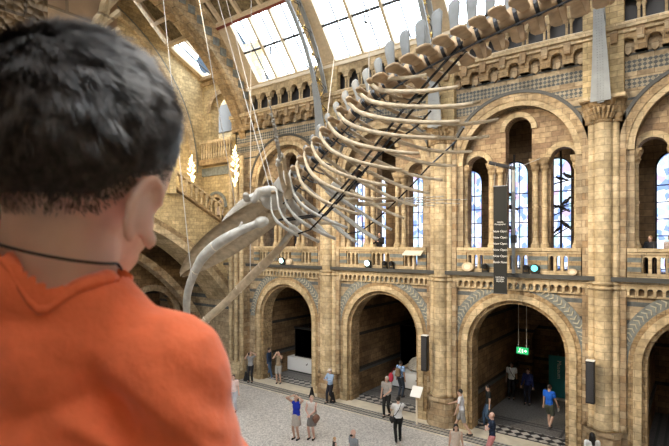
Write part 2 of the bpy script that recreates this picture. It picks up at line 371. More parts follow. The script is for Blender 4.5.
# --- first floor: big recessed arches
c1 = [(c, 2.1, 10.75, 6.45) for c in BAYS]
struct(arch_panel(MB(), X_END+3.0, 10, 6.45, 14.75, c1, W, W+.45, n=36).build('upper_wall', M['wall'], wr))
TRI = [(-1.62, .44, 10.72), (0, .5, 12.0), (1.62, .44, 10.72)]
for bi, c in enumerate(BAYS):
    # arched heads
    struct(warch(c, 10.75, 2.1, 2.3, W-.06, W+.3, n=36).build('arch_moulding', M['pale'], wr))
    struct(warch(c, 10.75, 2.3, 2.56, W-.1, W+.1, n=36).build('carved_arch_band', M['carvedpale'], wr))
    struct(warch(c, 10.75, 2.56, 2.68, W-.14, W+.05, n=36).build('slate_hood_mould', M['darkstone'], wr))
    struct(arch_panel(MB(), c-2.2, c+2.2, 6.45, 13.0, [(c+u, r, zs, 6.46) for u, r, zs in TRI], W+.4, W+.85, n=18).build('tracery_wall', M['tymp'], wr))
    for u, r, zs in TRI:
        struct(warch(c+u, zs, r, r+.2, W+.32, W+.6, n=20).build('window_arch_ring', M['pale'], wr))
    mb = MB(); mc = MB()
    for u in (-2.1, -1.0, -.66, .66, 1.0, 2.1):
        for dx in ((-.1, .1) if abs(u) < 1.1 else (0,)):
            pass
        mb.lathe((c+u, W+.28, 7.42), [(.17,0),(.17,.1),(.12,.2),(.105,.3),(.1,1.5),(.125,1.52),(.125,1.58),(.1,1.6),(.095,2.85),(.13,2.9)], 12)
        mc.lathe((c+u, W+.28, 10.3), [(.1,0),(.17,.12),(.15,.2),(.22,.34),(.23,.44)], 12)
        mc.box(c+u-.2, c+u+.2, W+.1, W+.5, 10.72, 10.8)
    struct(mb.build('colonnette', M['pale'], wr, smooth=False)); struct(mc.build('colonnette_capital', M['carvedpale'], wr))
# corbel arches below the top gallery
mb = MB(); holes = []; mk = MB()
for c in BAYS:
    for k in range(7):
        u = c-2.28+k*.76; holes.append((u, .2, 14.25, 13.98))
        mk.prism([(u-.38-.09, 14.3), (u-.38+.09, 14.3), (u-.38+.13, 14.75), (u-.38-.13, 14.75)], 'y', W-.42, W-.2)
        mk.prism([(u-.1, 14.0), (u, 13.9), (u+.1, 14.0), (u+.1, 14.2), (u, 14.32), (u-.1, 14.2)], 'y', W-.12, W-.02)
arch_panel(mb, X_END+3, 6, 13.98, 14.6, holes, W-.28, W, n=8)
struct(mb.build('corbel_arches', M['carved'], wr)); struct(mk.build('corbel_bracket', M['plain'], wr))
struct(MB().box(X_END+3, 10, W-.5, W+2.5, 14.72, 14.9).box(X_END+3, 10, W-.38, W, 14.6, 14.72).build('top_gallery_ledge', M['pale'], wr))
# back of the galleries (outer wall with windows)
BY = 21.1
ohs = []
for c in BAYS:
    cs, rr = {.4: ((-.65, 1.1, 2.85), .62), -5.6: ((-8.3, -6.3, -4.62), .58), -11.6: ((-14.4, -13.2, -11.1), .48)}.get(c, ((c-2.6, c-.9, c+.8), .5))
    ohs += [(u, rr, 10.35+.2*(i > 0), 6.5) for i, u in enumerate(cs)]
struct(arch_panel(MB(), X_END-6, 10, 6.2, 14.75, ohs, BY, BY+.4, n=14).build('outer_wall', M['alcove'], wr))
n = 0
for i, (u, r, zs, sill) in enumerate(ohs):
    n += 1
    mb = MB(); pl = [(u-r, sill), (u+r, sill)]+[(u+r*math.cos(PI*k/16), zs+r*math.sin(PI*k/16)) for k in range(17)]
    g = MB().prism(pl, 'y', BY+.16, BY+.18).build('window_%d' % n, M['stained']); g['kind'] = 'structure'
    fr = MB(); arch_poly(fr, u, zs, r-.06, r+.02, BY+.1, BY+.22, n=14)
    for s in (-1, 1): fr.box(u+s*(r-.03)-.03, u+s*(r-.03)+.03, BY+.1, BY+.22, sill, zs)
    for k in range(6): fr.box(u-r, u+r, BY+.12, BY+.19, sill+.1+k*.62, sill+.14+k*.62)
    for s in (-.3, .3): fr.box(u+s*r-.012, u+s*r+.012, BY+.12, BY+.19, sill, zs+r*.8)
    struct(fr.build('window_leading', M['lead'], g))
# gallery ceiling (brick vaults read as dark soffit) and partition piers behind
struct(MB().box(X_END-6, 10, W+.4, BY+.4, 13.6, 13.8).build('gallery_vault', M['tymp'], wr))
mb = MB()
for x in PIERX: struct(MB().box(x-.5, x+.5, W+.45, BY, 11.6, 13.6).build('gallery_cross_arch', M['tymp'], wr))
# --- ground-floor alcoves
mb = MB()
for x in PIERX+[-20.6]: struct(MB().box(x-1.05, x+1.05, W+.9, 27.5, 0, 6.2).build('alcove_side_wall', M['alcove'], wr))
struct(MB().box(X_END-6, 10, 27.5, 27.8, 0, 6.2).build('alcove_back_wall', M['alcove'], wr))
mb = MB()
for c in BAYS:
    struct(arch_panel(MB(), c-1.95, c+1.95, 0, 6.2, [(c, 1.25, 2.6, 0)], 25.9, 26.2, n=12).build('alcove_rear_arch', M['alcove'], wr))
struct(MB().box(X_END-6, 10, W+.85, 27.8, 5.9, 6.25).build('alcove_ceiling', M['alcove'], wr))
mb = MB()
for x in PIERX+[-20.6]:
    for s in (-1, 1): struct(MB().box(x+s*1.05, x+s*1.12, W+1, 27, 1.15, 1.27).build('alcove_rail_moulding', M['darkstone'], wr))
# --- top gallery back wall, dark glazing
struct(MB().box(X_END-6, 10, 20.3, 20.6, 14.75, 16.5).build('top_gallery_back_wall', M['darkstone'], wr))
struct(MB().box(X_END+3, 10, W-.1, 20.5, 16.25, 16.5).box(X_END+3, 10, W-.28, W+.1, 16.2, 16.36).build('wall_plate', M['creamlight'], wr))
# --- near wall (behind the camera side), right-hand end, dark enough to be real masonry
wl = struct(arch_panel(MB(), X_END-6, 10, 0, 16.4, [(c, 2.1, 10.75, 6.9) for c in (-11.6, -17.6, .4, -5.6)], -1.6, -1.2, n=20).build('wall_left', M['plain']))
struct(MB().box(X_END-6, 10, -4.4, -4, 0, 19).build('gallery_rear_wall', M['plain'], wl))
struct(MB().box(-31, 10, -4, .6, 6.2, 6.45).build('near_gallery_floor', M['darkfloor'], wl))
struct(MB().box(-2.2, 3, .5, .72, 6.45, 6.93).build('near_parapet', M['plain'], wl))
struct(MB().box(10, 10.4, -4.4, 28, 0, 26).build('wall_front', M['plain']))
# near pier with carved capital: shows above the child's head
pr = struct(MB().box(-3.4, -2.6, .2, 1.05, 6.45, 13).build('carved_pier', M['carvedfine'], wl))
mb = MB(); mb.lathe((-3.62, 1.18, 6.45), [(.16,0),(.16,6)], 12); mb.build('side_shaft', M['darkstone'], pr)
mb = MB(); mb.box(-3.2, -2.62, 1.05, 1.42, 6.45, 13); mb.build('projecting_rib', M['tymp'], pr)
mb = MB()
for k in range(5): mb.tube([(-2.6, 1.06+.06*k, 8.2+.1*k), (-2.58, 1.2+.04*k, 8.6+.1*k), (-2.6, 1.42, 8.8+.1*k)], .018, 5)
mb.build('leaf_carving', M['pale'], pr)

# ================================================================== COLUMNS
def column(x, label, top=12.45):
    t = thing('clustered_column', (x, W-.3, 0), label, 'column', 'tall clustered columns of the long wall')
    y = W-.16
    mb = MB(); mb.prism([(x-.6, W+.1), (x-.6, W-.28), (x-.36, W-.55), (x+.36, W-.55), (x+.6, W-.28), (x+.6, W+.1)], 'z', 0, .5)
    mb.prism([(x-.54, W+.1), (x-.54, W-.25), (x-.34, W-.5), (x+.34, W-.5), (x+.54, W-.25), (x+.54, W+.1)], 'z', .5, .62)
    mb.prism([(x-.57, W+.1), (x-.57, W-.27), (x-.35, W-.53), (x+.35, W-.53), (x+.57, W-.27), (x+.57, W+.1)], 'z', 1.05, 1.2)
    mb.prism([(x-.51, W+.1), (x-.51, W-.22), (x-.32, W-.46), (x+.32, W-.46), (x+.51, W-.22), (x+.51, W+.1)], 'z', .62, 1.05)
    mb.build('base', M['plain'], t)
    MB().lathe((x, y-.05, 1.2), [(.34,0),(.34,.1),(.29,.2),(.27,5.0),(.27,5.1),(.27,top-1.25)], 20).build('main_shaft', M['pale'], t, True)
    for s in (-1, 1):
        MB().lathe((x+s*.36, y+.02, 1.2), [(.15,0),(.15,.12),(.12,.2),(.12,top-1.25)], 12).build('side_shaft', M['pale'], t, True)
        MB().lathe((x+s*.58, y+.12, 1.2), [(.13,0),(.1,.2),(.1,top-1.25)], 10).build('outer_shaft', M['plain'], t, True)
    mb = MB(); mb.box(x-.66, x+.66, W-.14, W+.02, 1.2, top-.3); mb.build('backing_pier', M['plain'], t)
    mb = MB()
    for z in (6.05, 6.22): 
        mb.lathe((x, y-.05, z), [(.3,-.05),(.34,0),(.3,.05)], 20)
        for s in (-1, 1): mb.lathe((x+s*.36, y+.02, z), [(.14,-.05),(.18,0),(.14,.05)], 12); mb.lathe((x+s*.58, y+.12, z), [(.11,-.05),(.15,0),(.11,.05)], 10)
    mb.build('ring_moulding', M['pale'], t, True)
    mb = MB(); mb.lathe((x, y-.05, top-.75), [(.27,0),(.31,.03),(.27,.08),(.33,.3),(.31,.35),(.44,.6),(.47,.75)], 16)
    for s in (-1, 1): mb.lathe((x+s*.42, y+.02, top-.75), [(.14,0),(.17,.03),(.14,.08),(.2,.4),(.27,.75)], 12)
    for k in range(10):
        a = PI+PI*k/9; p = Vector((x+.3*math.cos(a), y-.05+.3*math.sin(a), top-.6)); q = p+Vector((.14*math.cos(a), .14*math.sin(a), .3))
        mb.cap(p, q, .04, .06, 6)
    mb.build('capital', M['carved'], t)
    MB().box(x-.7, x+.7, W-.62, W+.02, top, top+.12).build('abacus', M['pale'], t)
    MB().box(x-.62, x+.62, W-.3, W+.02, top+.12, 16.2).build('upper_pilaster', M['yellow'], t)
column(3.4, 'clustered stone column beyond the bay with the seated visitor, by the front wall')
column(-2.6, 'tall clustered stone column carrying the slim black speaker beside the teal banner alcove')
column(-8.6, 'tall clustered stone column with a white sign stand at its foot')
column(-14.6, 'clustered stone column behind the ribs, between the case alcove and the fossil alcove')

# ================================================================== BALUSTRADES
def balustrade(c, label):
    t = thing('stone_balustrade', (c, W, 6.45), label, 'balustrade', 'stone balustrades of the first-floor gallery')
    x0, x1 = c-2.3, c+2.3; y0, y1 = W-.12, W+.14
    MB().box(x0, x1, y0-.03, y1+.03, 6.45, 6.58).build('plinth', M['pale'], t)
    MB().box(x0, x1, y0-.07, y1+.07, 7.3, 7.42).box(x0, x1, y0-.02, y1+.02, 7.22, 7.3).build('handrail', M['pale'], t)
    for u in (-2.1, -.85, .85, 2.1):
        wd = .2 if abs(u) > 2 else .34
        MB().box(c+u-wd, c+u+wd, y0-.03, y1+.03, 6.58, 7.22).build('pier', M['stripe'], t)
    for a, b, k in ((-1.9, -1.19, 3), (-.51, .51, 4), (1.19, 1.9, 3)):
        st = (b-a)/k
        hs = [(a+st*(i+.5)+c, st*.3, 7.06, 6.58) for i in range(k)]
        arch_panel(MB(), c+a, c+b, 6.58, 7.22, hs, y0+.04, y1-.04, n=8).build('baluster_arcade', M['pale'], t)
    return t
balustrade(BAYS[0], 'stone gallery balustrade in front of the seated visitor at the deep opening')
balustrade(BAYS[1], 'stone gallery balustrade behind the hanging black banner, with a turquoise spotlight')
balustrade(BAYS[2], 'stone gallery balustrade in front of the visitor dressed in black')
balustrade(BAYS[3], 'stone gallery balustrade above the dark case alcove, behind the far jawbone')
def top_arcade(c, label):
    hs = [(c-2.28+k*.76, .2, 15.72, 15.02) for k in range(7)]
    x0, x1 = c-2.38-.28, c+2.38+.28
    t = struct(arch_panel(MB(), x0, x1, 15.62, 16.22, [(u, .24, 15.66, 15.62) for u, *_ in hs], W-.2, W+.1, n=12).build('gallery_arcade', M['pale'], wr))
    MB().box(x0, x1, W-.24, W+.12, 14.9, 15.02).build('sill', M['creamlight'], t)
    for k in range(8):
        u = c-2.66+k*.76
        mb = MB()
        for dx in (-.075, .075): mb.lathe((u+dx, W-.08, 15.02), [(.07,0),(.07,.05),(.045,.1),(.045,.42),(.075,.52),(.075,.6)], 8)
        mb.build('colonnette_pair', M['pale'], t)
    MB().box(x0, x1, W+.3, W+.36, 14.95, 16.2).build('dark_glazing', M['irondark'], t)
top_arcade(BAYS[0], 'small stone arcade of the top gallery at the right edge, above the deep opening')
top_arcade(BAYS[1], 'small stone arcade of the top gallery above the bay with the black banner')
top_arcade(BAYS[2], 'small stone arcade of the top gallery behind the whale\'s back')
top_arcade(BAYS[3], 'small stone arcade of the top gallery below the skylight with the slate roof outside')

# ================================================================== ROOF
EAVE, SKYTOP, RIDGE = (18.8, 16.35), (16.5, 19.1), (9.2, 25.3)
MID = 9.2
def yz(p, k, side): return (MID+side*(p[k][0]-MID) if k >= 0 else 0)
def slope(side, a, b, x0, x1, t0, t1, off0=0, off1=.1, mb=None):
    """box on the roof slope from fraction t0 to t1 between points a and b, thickness along the outward normal"""
    ax, az = MID+side*(a[0]-MID), a[1]; bx, bz = MID+side*(b[0]-MID), b[1]
    d = Vector((bx-ax, bz-az)); nrm = Vector((side*abs(d.y), abs(d.x))).normalized()
    P = lambda t, o: (ax+d.x*t+nrm.x*o, az+d.y*t+nrm.y*o)
    poly = [P(t0, off0), P(t1, off0), P(t1, off1), P(t0, off1)]
    return (mb or MB()).prism(poly, 'x', x0, x1)
ceil = None
segs = [(10, 3.4), (3.4, -2.6), (-2.6, -8.6), (-8.6, -14.6), (-14.6, -20.4)]
mb = MB()
for side in (1, -1):
    slope(side, SKYTOP, RIDGE, 10, -31, 0, 1, .18, .3, mb)
ceil = struct(mb.build('ceiling', M['panel']))
mb = MB(); mred = MB()
for side in (1, -1):
    for t in (0.0, .14, .28, .42, .56, .70, .84, .985): slope(side, SKYTOP, RIDGE, 10, -31, t-.011, t+.011, -.02, .2, mb)
    x = 10
    while x > -31:
        slope(side, SKYTOP, RIDGE, x-.09, x+.09, 0, 1, -.01, .19, mb); x -= 1.5
    slope(side, SKYTOP, RIDGE, 10, -20.4, -.02, -.006, -.1, .2, mred)
struct(mb.build('ceiling_ribs', M['cream'], ceil)); struct(mred.build('red_ceiling_line', M['redline'], ceil))
wn = 20; LM, RM = .95, .6
for side in (1, -1):
    for x1, x0 in segs:
        wn += 1
        LM = .95 if x0 < -20 else .5
        gl = slope(side, EAVE, SKYTOP, x0+LM, x1-RM, 0.04, .97, .1, .12).build('window_%d' % wn, M['glass']); struct(gl)
        fr = MB()
        slope(side, EAVE, SKYTOP, x0, x0+LM, 0, 1, .0, .25, fr); slope(side, EAVE, SKYTOP, x1-RM, x1, 0, 1, .0, .25, fr)
        slope(side, EAVE, SKYTOP, x0, x1, -.03, .05, -.05, .25, fr); slope(side, EAVE, SKYTOP, x0, x1, .95, 1.0, -.05, .25, fr)
        w_ = (x1-x0-LM-RM)/3
        for k in range(1, 3): slope(side, EAVE, SKYTOP, x0+LM+w_*k-.07, x0+LM+w_*k+.07, 0, 1, -.06, .16, fr)
        struct(fr.build('window_frame', M['cream'], gl))
        br = MB()
        for k in range(3): slope(side, EAVE, SKYTOP, x0+LM+w_*(k+.5)-.018, x0+LM+w_*(k+.5)+.018, .04, .97, .06, .14, br)
        slope(side, EAVE, SKYTOP, x0+LM, x1-RM, .5, .53, .0, .14, br)
        struct(br.build('glazing_bar', M['irondark'], gl))
        hd = MB()
        ax, az = MID+side*(EAVE[0]-MID), EAVE[1]; bx, bz = MID+side*(SKYTOP[0]-MID), SKYTOP[1]
        p = Vector((x0+2.9, (ax+bx)/2, (az+bz)/2-.08)); hd.cap(p, p+Vector((0,0,-.3)), .05, .04, 6); hd.cap(p+Vector((0,0,-.3)), p+Vector((.15,-.1,-.42)), .06, .05, 6)
        struct(hd.build('window_opener', M['irondark'], gl))
# far section beyond the masonry arch: higher sill, shallower roof light
E2, S2 = (18.8, 17.75), (16.2, 19.0)
for side in (1, -1):
    wn += 1
    gl = slope(side, E2, S2, -24.4, -22.0, .05, .95, .1, .12).build('window_%d' % wn, M['glass']); struct(gl)
    fr = MB(); slope(side, E2, S2, -24.6, -21.5, -.05, .06, -.05, .25, fr); slope(side, E2, S2, -24.6, -21.5, .94, 1, -.05, .25, fr)
    slope(side, E2, S2, -24.6, -24.3, 0, 1, -.02, .25, fr); slope(side, E2, S2, -22.1, -21.5, 0, 1, -.02, .25, fr); slope(side, E2, S2, -23.0, -22.9, 0, 1, -.03, .16, fr)
    struct(fr.build('window_frame', M['cream'], gl)); br = MB(); slope(side, E2, S2, -23.7, -23.66, 0, 1, .04, .14, br); struct(br.build('glazing_bar', M['irondark'], gl))

# masonry arch across the hall
ARX0, ARX1 = -21.5, -20.4
ma = thing('masonry_arch', (-21, W, 0), 'huge round masonry arch spanning the hall beside the slate-roof skylight', 'arch')
arch_poly(MB(), MID, 9.6, 10.75, 11.95, ARX0, ARX1, 0, 180, 64, 'x').build('arch_ring', M['carvedpale'], ma)
arch_poly(MB(), MID, 9.6, 10.5, 10.75, ARX0+.3, ARX1-.3, 0, 180, 64, 'x').build('soffit_moulding', M['carved'], ma)
mb = MB()
for k in range(56):
    a = math.radians(2+176*k/55); r = 11.35
    for x in (ARX1,):
        mb.box(x, x+.05, MID+r*math.cos(a)-.2, MID+r*math.cos(a)+.2, 9.6+r*math.sin(a)-.2, 9.6+r*math.sin(a)+.2)
mb.build('slate_block_pattern', M['bluegrey'], ma)
arch_poly(MB(), MID, 9.6, 11.95, 12.15, ARX0-.05, ARX1+.08, 0, 180, 64, 'x').build('hood_mould', M['pale'], ma)
for s, nm in ((1, 'far'), (-1, 'near')):
    y0 = MID+s*9.2; y1 = MID+s*12
    MB().box(ARX0, ARX1, min(y0, y1), max(y0, y1), 0, 11.5).build('pier', M['plain'], ma)
    mb = MB(); yy = MID+s*9.1
    for dx in (.2, .65, 1.1): mb.lathe((ARX0+dx, yy, .5), [(.2,0),(.13,.2),(.13,12)], 10)
    mb.box(ARX0-.05, ARX1+.05, min(yy-.25, yy+.25), max(yy-.25, yy+.25), 0, .9)
    mb.build('pier_shafts', M['pale'], ma)
# gable wall above the arch up to the roof
gm = MB(); n_ = 40
for d in (ARX0+.2, ARX1-.2):
    pass
vs = []; fs = []
for i in range(n_+1):
    a = PI*i/n_; y = MID+12.1*math.cos(a); z = 9.6+12.1*math.sin(a)
    t = abs(y-MID)
    top = RIDGE[1]-(t/7.3)*(RIDGE[1]-SKYTOP[1]) if t < 7.3 else max(SKYTOP[1]-(t-7.3)/2.3*2.75, z)
    top = max(top+.1, z)
    vs += [(ARX0+.2, y, z), (ARX0+.2, y, top), (ARX1-.2, y, z), (ARX1-.2, y, top)]
for i in range(n_):
    b = 4*i; fs += [(b, b+1, b+5, b+4), (b+2, b+6, b+7, b+3), (b, b+4, b+6, b+2)]
gm.add(vs, fs); gm.build('spandrel_wall', M['yellow'], ma)
# ---- end wall with its own giant arch
we = struct(MB().prism([(-.4, 9.4), (18.9, 9.4), (18.9, 17.75), (16.2, 19.1), (MID, 25.3), (2.2, 19.1), (-.4, 17.75)], 'x', X_END-.3, X_END).build('wall_end', M['yellow']))
struct(arch_poly(MB(), MID, 11.9, 8.75, 9.05, X_END, X_END+.25, 0, 180, 60, 'x').build('arch_moulding', M['pale'], we))
struct(arch_poly(MB(), MID, 11.9, 9.05, 9.2, X_END, X_END+.15, 0, 180, 60, 'x').build('dark_arch_line', M['bluegrey'], we))
struct(MB().box(X_END-5, X_END-4.7, -4, 22, 0, 10).build('lower_end_wall', M['alcove'], we))
# side wall of the far bay
sb = struct(arch_panel(MB(), X_END, -21.5, 6.45, 17.75, [(-23.35, .62, 9.7, 7.4)], W, W+.5, n=16).build('side_wall', M['yellow'], we))
bpy.data.objects.remove(sb)
sb = MB(); arch_panel(sb, X_END, -21.5, 6.45, 12.3, [(-23.3, .62, 9.75, 7.4)], W, W+.5, n=16)
arch_panel(sb, X_END, -21.5, 12.3, 17.75, [(-22.9, .95, 15.6, 12.9)], W, W+.6, n=20); arch_panel(sb, -26, -21, 12.3, 20, [], W+1.6, W+1.8)
struct(sb.build('side_wall', M['yellow'], we))
struct(arch_poly(MB(), -22.9, 15.6, .95, 1.25, W-.06, W+.2, n=20).build('arch_moulding', M['carvedpale'], we))
struct(arch_poly(MB(), -23.3, 9.75, .62, .82, W-.06, W+.2, n=20).build('arch_moulding', M['carvedpale'], we))
struct(arch_poly(MB(), -23.3, 9.75, .82, .98, W-.1, W+.1, n=20).build('slate_arch_band', M['bluegrey'], we))
struct(MB().box(X_END, -21.5, W-.14, W, 17.3, 17.45).box(X_END, -21.5, W-.3, W+.05, 17.6, 17.78).build('cornice', M['carved'], we))
struct(MB().box(X_END, -21.5, W-.1, W, 11.7, 12.2).build('slate_course', M['bluegrey'], we))
struct(MB().box(X_END-.2, -21.5, W+2.2, W+2.4, 6, 18).build('rear_wall', M['tymp'], we))
t = thing('stone_balustrade', (-22.9, W-.3, 12.3), 'small stone balustrade of the high balcony beyond the masonry arch', 'balustrade')
MB().box(-24.3, -21.5, W-.55, W+.1, 12.3, 12.62).build('balcony_slab', M['carved'], t); MB().box(-24.3, -21.5, W-.5, W-.28, 13.6, 13.75).build('handrail', M['pale'], t)
for k in range(12):
    MB().lathe((-24.2+k*.23, W-.39, 12.62), [(.07,0),(.05,.1),(.075,.35),(.04,.7),(.07,.98)], 8).build('baluster', M['pale'], t)
# ---- bridge stair
SX0, SX1 = -22.3, -21.75
br = struct(MB().box(-24.4, -24.35, -2, 19, 0, .01).build('wall_rear_stair', M['alcove'], we)); bpy.data.objects.remove(br)
bs = thing('bridge_staircase', (-22.2, MID, 0), 'brick bridge staircase climbing to the upper floor over a broad dark arch', 'staircase')
vs = []; fs = []; N = 48; ZC, RR = -2.6, 12.2
def stair_z(y): return min(9.15+(18.3-y)*.53, 14.6) if y > 9 else 14.08
for i in range(N+1):
    y = 19.2-(19.2+.8)*i/N; d = y-MID; za = ZC+math.sqrt(max(RR*RR-d*d, 0)); zt = max(stair_z(y)-.35, za+.15) if True else 0
    for x in (SX0, -24.2):
        vs += [(x, y, za), (x, y, zt)]
for i in range(N):
    b = 4*i; fs += [(b, b+1, b+5, b+4), (b+2, b+6, b+7, b+3), (b, b+4, b+6, b+2), (b+1, b+3, b+7, b+5)]
mb = MB().add(vs, fs); mb.build('brick_spandrel', M['yellow'], bs)
arch_poly(MB(), MID, ZC, RR-.35, RR+.02, -24.2, SX0+.12, 33, 147, 60, 'x').build('arch_ring', M['pale'], bs)
arch_poly(MB(), MID, ZC, RR+.02, RR+.3, SX0-.1, SX0+.08, 33, 147, 60, 'x').build('outer_arch_ring', M['carved'], bs)
Y0, Y1 = 18.5, 9.2
def along(y, dz): return Vector((SX0+.05, y, stair_z(y)+dz))
mb = MB()
for dz, th, wd in ((-.3, .14, .2), (.62, .12, .17)):
    p = [(Y0, stair_z(Y0)+dz), (Y1, stair_z(Y1)+dz), (Y1, stair_z(Y1)+dz+th), (Y0, stair_z(Y0)+dz+th)]
    MB().prism(p, 'x', SX0-wd+.05, SX0+wd+.02).build('string_course' if dz < 0 else 'handrail', M['pale'] if dz > 0 else M['carved'], bs)
y = Y0-.15
while y > Y1:
    z = stair_z(y)
    MB().lathe((SX0+.05, y, z-.2), [(.1,0),(.06,.08),(.055,.5),(.1,.62),(.13,.85)], 8).build('baluster', M['pale'], bs)
    y -= .34
mb = MB(); y = 18.4
while y > 9.3:
    mb.box(-24.2, SX0-.15, y-.3, y, stair_z(y)-.5, stair_z(y)-.2); y -= .3
mb.build('steps', M['tymp'], bs)
MB().box(SX0-.25, SX0+.35, 14.75, 15.15, 10.2, 12.1).build('newel_pier', M['yellow'], bs)
# dark arches beneath
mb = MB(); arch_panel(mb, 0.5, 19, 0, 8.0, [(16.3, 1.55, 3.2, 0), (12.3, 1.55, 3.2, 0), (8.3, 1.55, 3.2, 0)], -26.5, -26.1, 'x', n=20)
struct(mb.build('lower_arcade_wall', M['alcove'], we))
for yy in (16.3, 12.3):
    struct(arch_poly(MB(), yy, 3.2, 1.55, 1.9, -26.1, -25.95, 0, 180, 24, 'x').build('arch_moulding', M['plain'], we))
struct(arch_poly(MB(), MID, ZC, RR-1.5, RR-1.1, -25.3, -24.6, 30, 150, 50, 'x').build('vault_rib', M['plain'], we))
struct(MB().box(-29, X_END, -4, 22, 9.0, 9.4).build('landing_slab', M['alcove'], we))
# building outside seen through the roof light
t = thing('slate_roof', (-29, 30, 17), 'blue-grey slate roof slope outside, seen through the far skylight', 'roof')
f_ = Vector((-.604, .797, 0)); r_ = Vector((.797, .604, 0))
def outside(px, py, d): return Vector((0, 0, 7.6))+f_*d+r_*((px-334)/480*d)+Vector((0, 0, (243-py)/480*d))
pts = [outside(222, 8, 42), outside(281, 96, 42), outside(215, 110, 42), outside(196, 60, 42)]
off = f_*5+Vector((0, 0, -2)); mb = MB(); mb.add([*pts, *[p+off for p in pts]], [(0,1,2,3),(7,6,5,4),(0,4,5,1),(1,5,6,2),(2,6,7,3),(3,7,4,0)])
mb.build('slate_slope', mat('blue_slate', (.018,.03,.045), .9), t)

# ================================================================== IRON ROOF TRUSSES
def truss(x, label):
    t = thing('roof_truss', (x, W-.4, 12.5), label, 'truss', 'arched iron roof trusses')
    CZ, R0 = 12.3, 8.95
    def ring(r0, r1, x0, x1, a0=0, a1=180): return arch_poly(MB(), MID, CZ, r0, r1, x0, x1, a0, a1, 60, 'x')
    ring(R0, R0+.07, x-.1, x+.1).build('inner_chord', M['iron'], t)
    ring(R0+.75, R0+.82, x-.1, x+.1, 16, 164).build('outer_chord', M['iron'], t)
    ring(R0+.05, R0+.2, x-.02, x+.02).build('chord_web', M['irondark'], t)
    mb = MB(); mg = MB(); n = 44
    for i in range(n):
        a, b = math.radians(6+168*i/n), math.radians(6+168*(i+1)/n)
        ra, rb = (R0+.08, R0+.76) if i % 2 == 0 else (R0+.76, R0+.08)
        for xx in (x-.07, x+.07):
            mb.tube([(xx, MID+ra*math.cos(a), CZ+ra*math.sin(a)), (xx, MID+rb*math.cos(b), CZ+rb*math.sin(b))], .022, 4)
        m_ = (a+b)/2; c = Vector((x, MID+(R0+.42)*math.cos(m_), CZ+(R0+.42)*math.sin(m_)))
        for k in range(5):
            q = 2*PI*k/5; mg.cap(c, c+Vector((0, .15*math.cos(q), .15*math.sin(q))), .05, .02, 5)
    mb.build('lattice', M['irondark'], t); mg.build('gilded_leaves', M['gold'], t)
    vs = []; fs = []; K = 12
    for i in range(K+1):
        a = math.radians(.3+19*i/K); hw = .31-.17*i/K
        for r in (R0-.05, R0+.02):
            for sx in (-1, 1): vs.append((x+sx*hw, MID+r*math.cos(a), CZ+r*math.sin(a)))
    for i in range(K):
        b = 4*i; fs += [(b,b+1,b+5,b+4),(b+2,b+6,b+7,b+3),(b,b+4,b+6,b+2),(b+1,b+3,b+7,b+5)]
    fs += [(0,2,3,1),(4*K,4*K+1,4*K+3,4*K+2)]
    MB().add(vs, fs).build('riveted_plate', M['iron'], t)
    mr = MB()
    for i in range(34):
        a = math.radians(.6+i*.55); 
        for xx in (x-.13, x+.0, x+.13):
            c = (xx*.6+x*.4, MID+(R0-.055)*math.cos(a), CZ+(R0-.055)*math.sin(a)); mr.ell(c, (.02,.02,.02), n=6, m=3)
    mr.build('rivet_pattern', M['iron'], t)
truss(-2.6, 'grey riveted iron truss rising from the column with the slim black speaker')
truss(-8.6, 'grey iron truss rising behind the whale\'s neural spines above the white sign stand column')
truss(-14.6, 'grey iron truss with gilded leaves arching between the two big skylights')
# ================================================================== BLUE WHALE SKELETON
WY = 9.25                                            # hung along the middle of the hall
wh = thing('whale_skeleton', (-6, WY, 10.5), 'giant pale whale skeleton hanging head-down in mid-air across the hall', 'skeleton')
CP = [(9.0, 8.62), (8.45, 8.95), (7.6, 9.68), (6.79, 10.36), (6.1, 10.82), (5.42, 11.14), (4.5, 11.45), (3.39, 11.72), (2.2, 11.95), (1.0, 12.15), (-.6, 12.3)]
def cat(t):
    i = min(int(t), len(CP)-2); f = t-i
    p = [Vector(CP[max(0, min(len(CP)-1, i+k))]) for k in (-1, 0, 1, 2)]
    return .5*((2*p[1])+(-p[0]+p[2])*f+(2*p[0]-5*p[1]+4*p[2]-p[3])*f*f+(-p[0]+3*p[1]-3*p[2]+p[3])*f**3)
fine = [cat(k*.01) for k in range(int((len(CP)-1)*100))]
def spine_at(d):
    """point and tailward tangent at arc length d from the skull"""
    acc = 0
    for a, b in zip(fine, fine[1:]):
        l = (b-a).length
        if acc+l >= d: t = (b-a).normalized(); return a+t*(d-acc), t
        acc += l
    return fine[-1], (fine[-1]-fine[-2]).normalized()
def frame(d):
    p, t = spine_at(d)                               # (s, z) coordinates, x = -s
    O = Vector((-p.x, WY, p.y)); T = Vector((-t.x, 0, t.y)).normalized(); U = Vector((-T.z, 0, T.x)); 
    if U.z < 0: U = -U
    return O, T, U
Yv = Vector((0, 1, 0))
ds = []; d = .35
for k in range(30):
    ds.append(d); d += .315 if k < 13 else .37
def plate(mb, O, A, B, N, outline, th):
    """closed plate with outline in axes A,B and thickness th along N, bevel-ish edge"""
    n = len(outline); c = sum((Vector(p) for p in outline), Vector((0, 0)))/n
    vs = []
    for off, sc in ((-th, .8), (-th*.5, 1), (th*.5, 1), (th, .8)):
        for p in outline:
            q = c+(Vector(p)-c)*sc; vs.append(O+A*q.x+B*q.y+N*off)
    fs = [tuple(range(n-1, -1, -1)), tuple(3*n+i for i in range(n))]
    for j in range(3):
        for i in range(n): fs.append((j*n+i, j*n+(i+1) % n, (j+1)*n+(i+1) % n, (j+1)*n+i))
    mb.add(vs, fs)
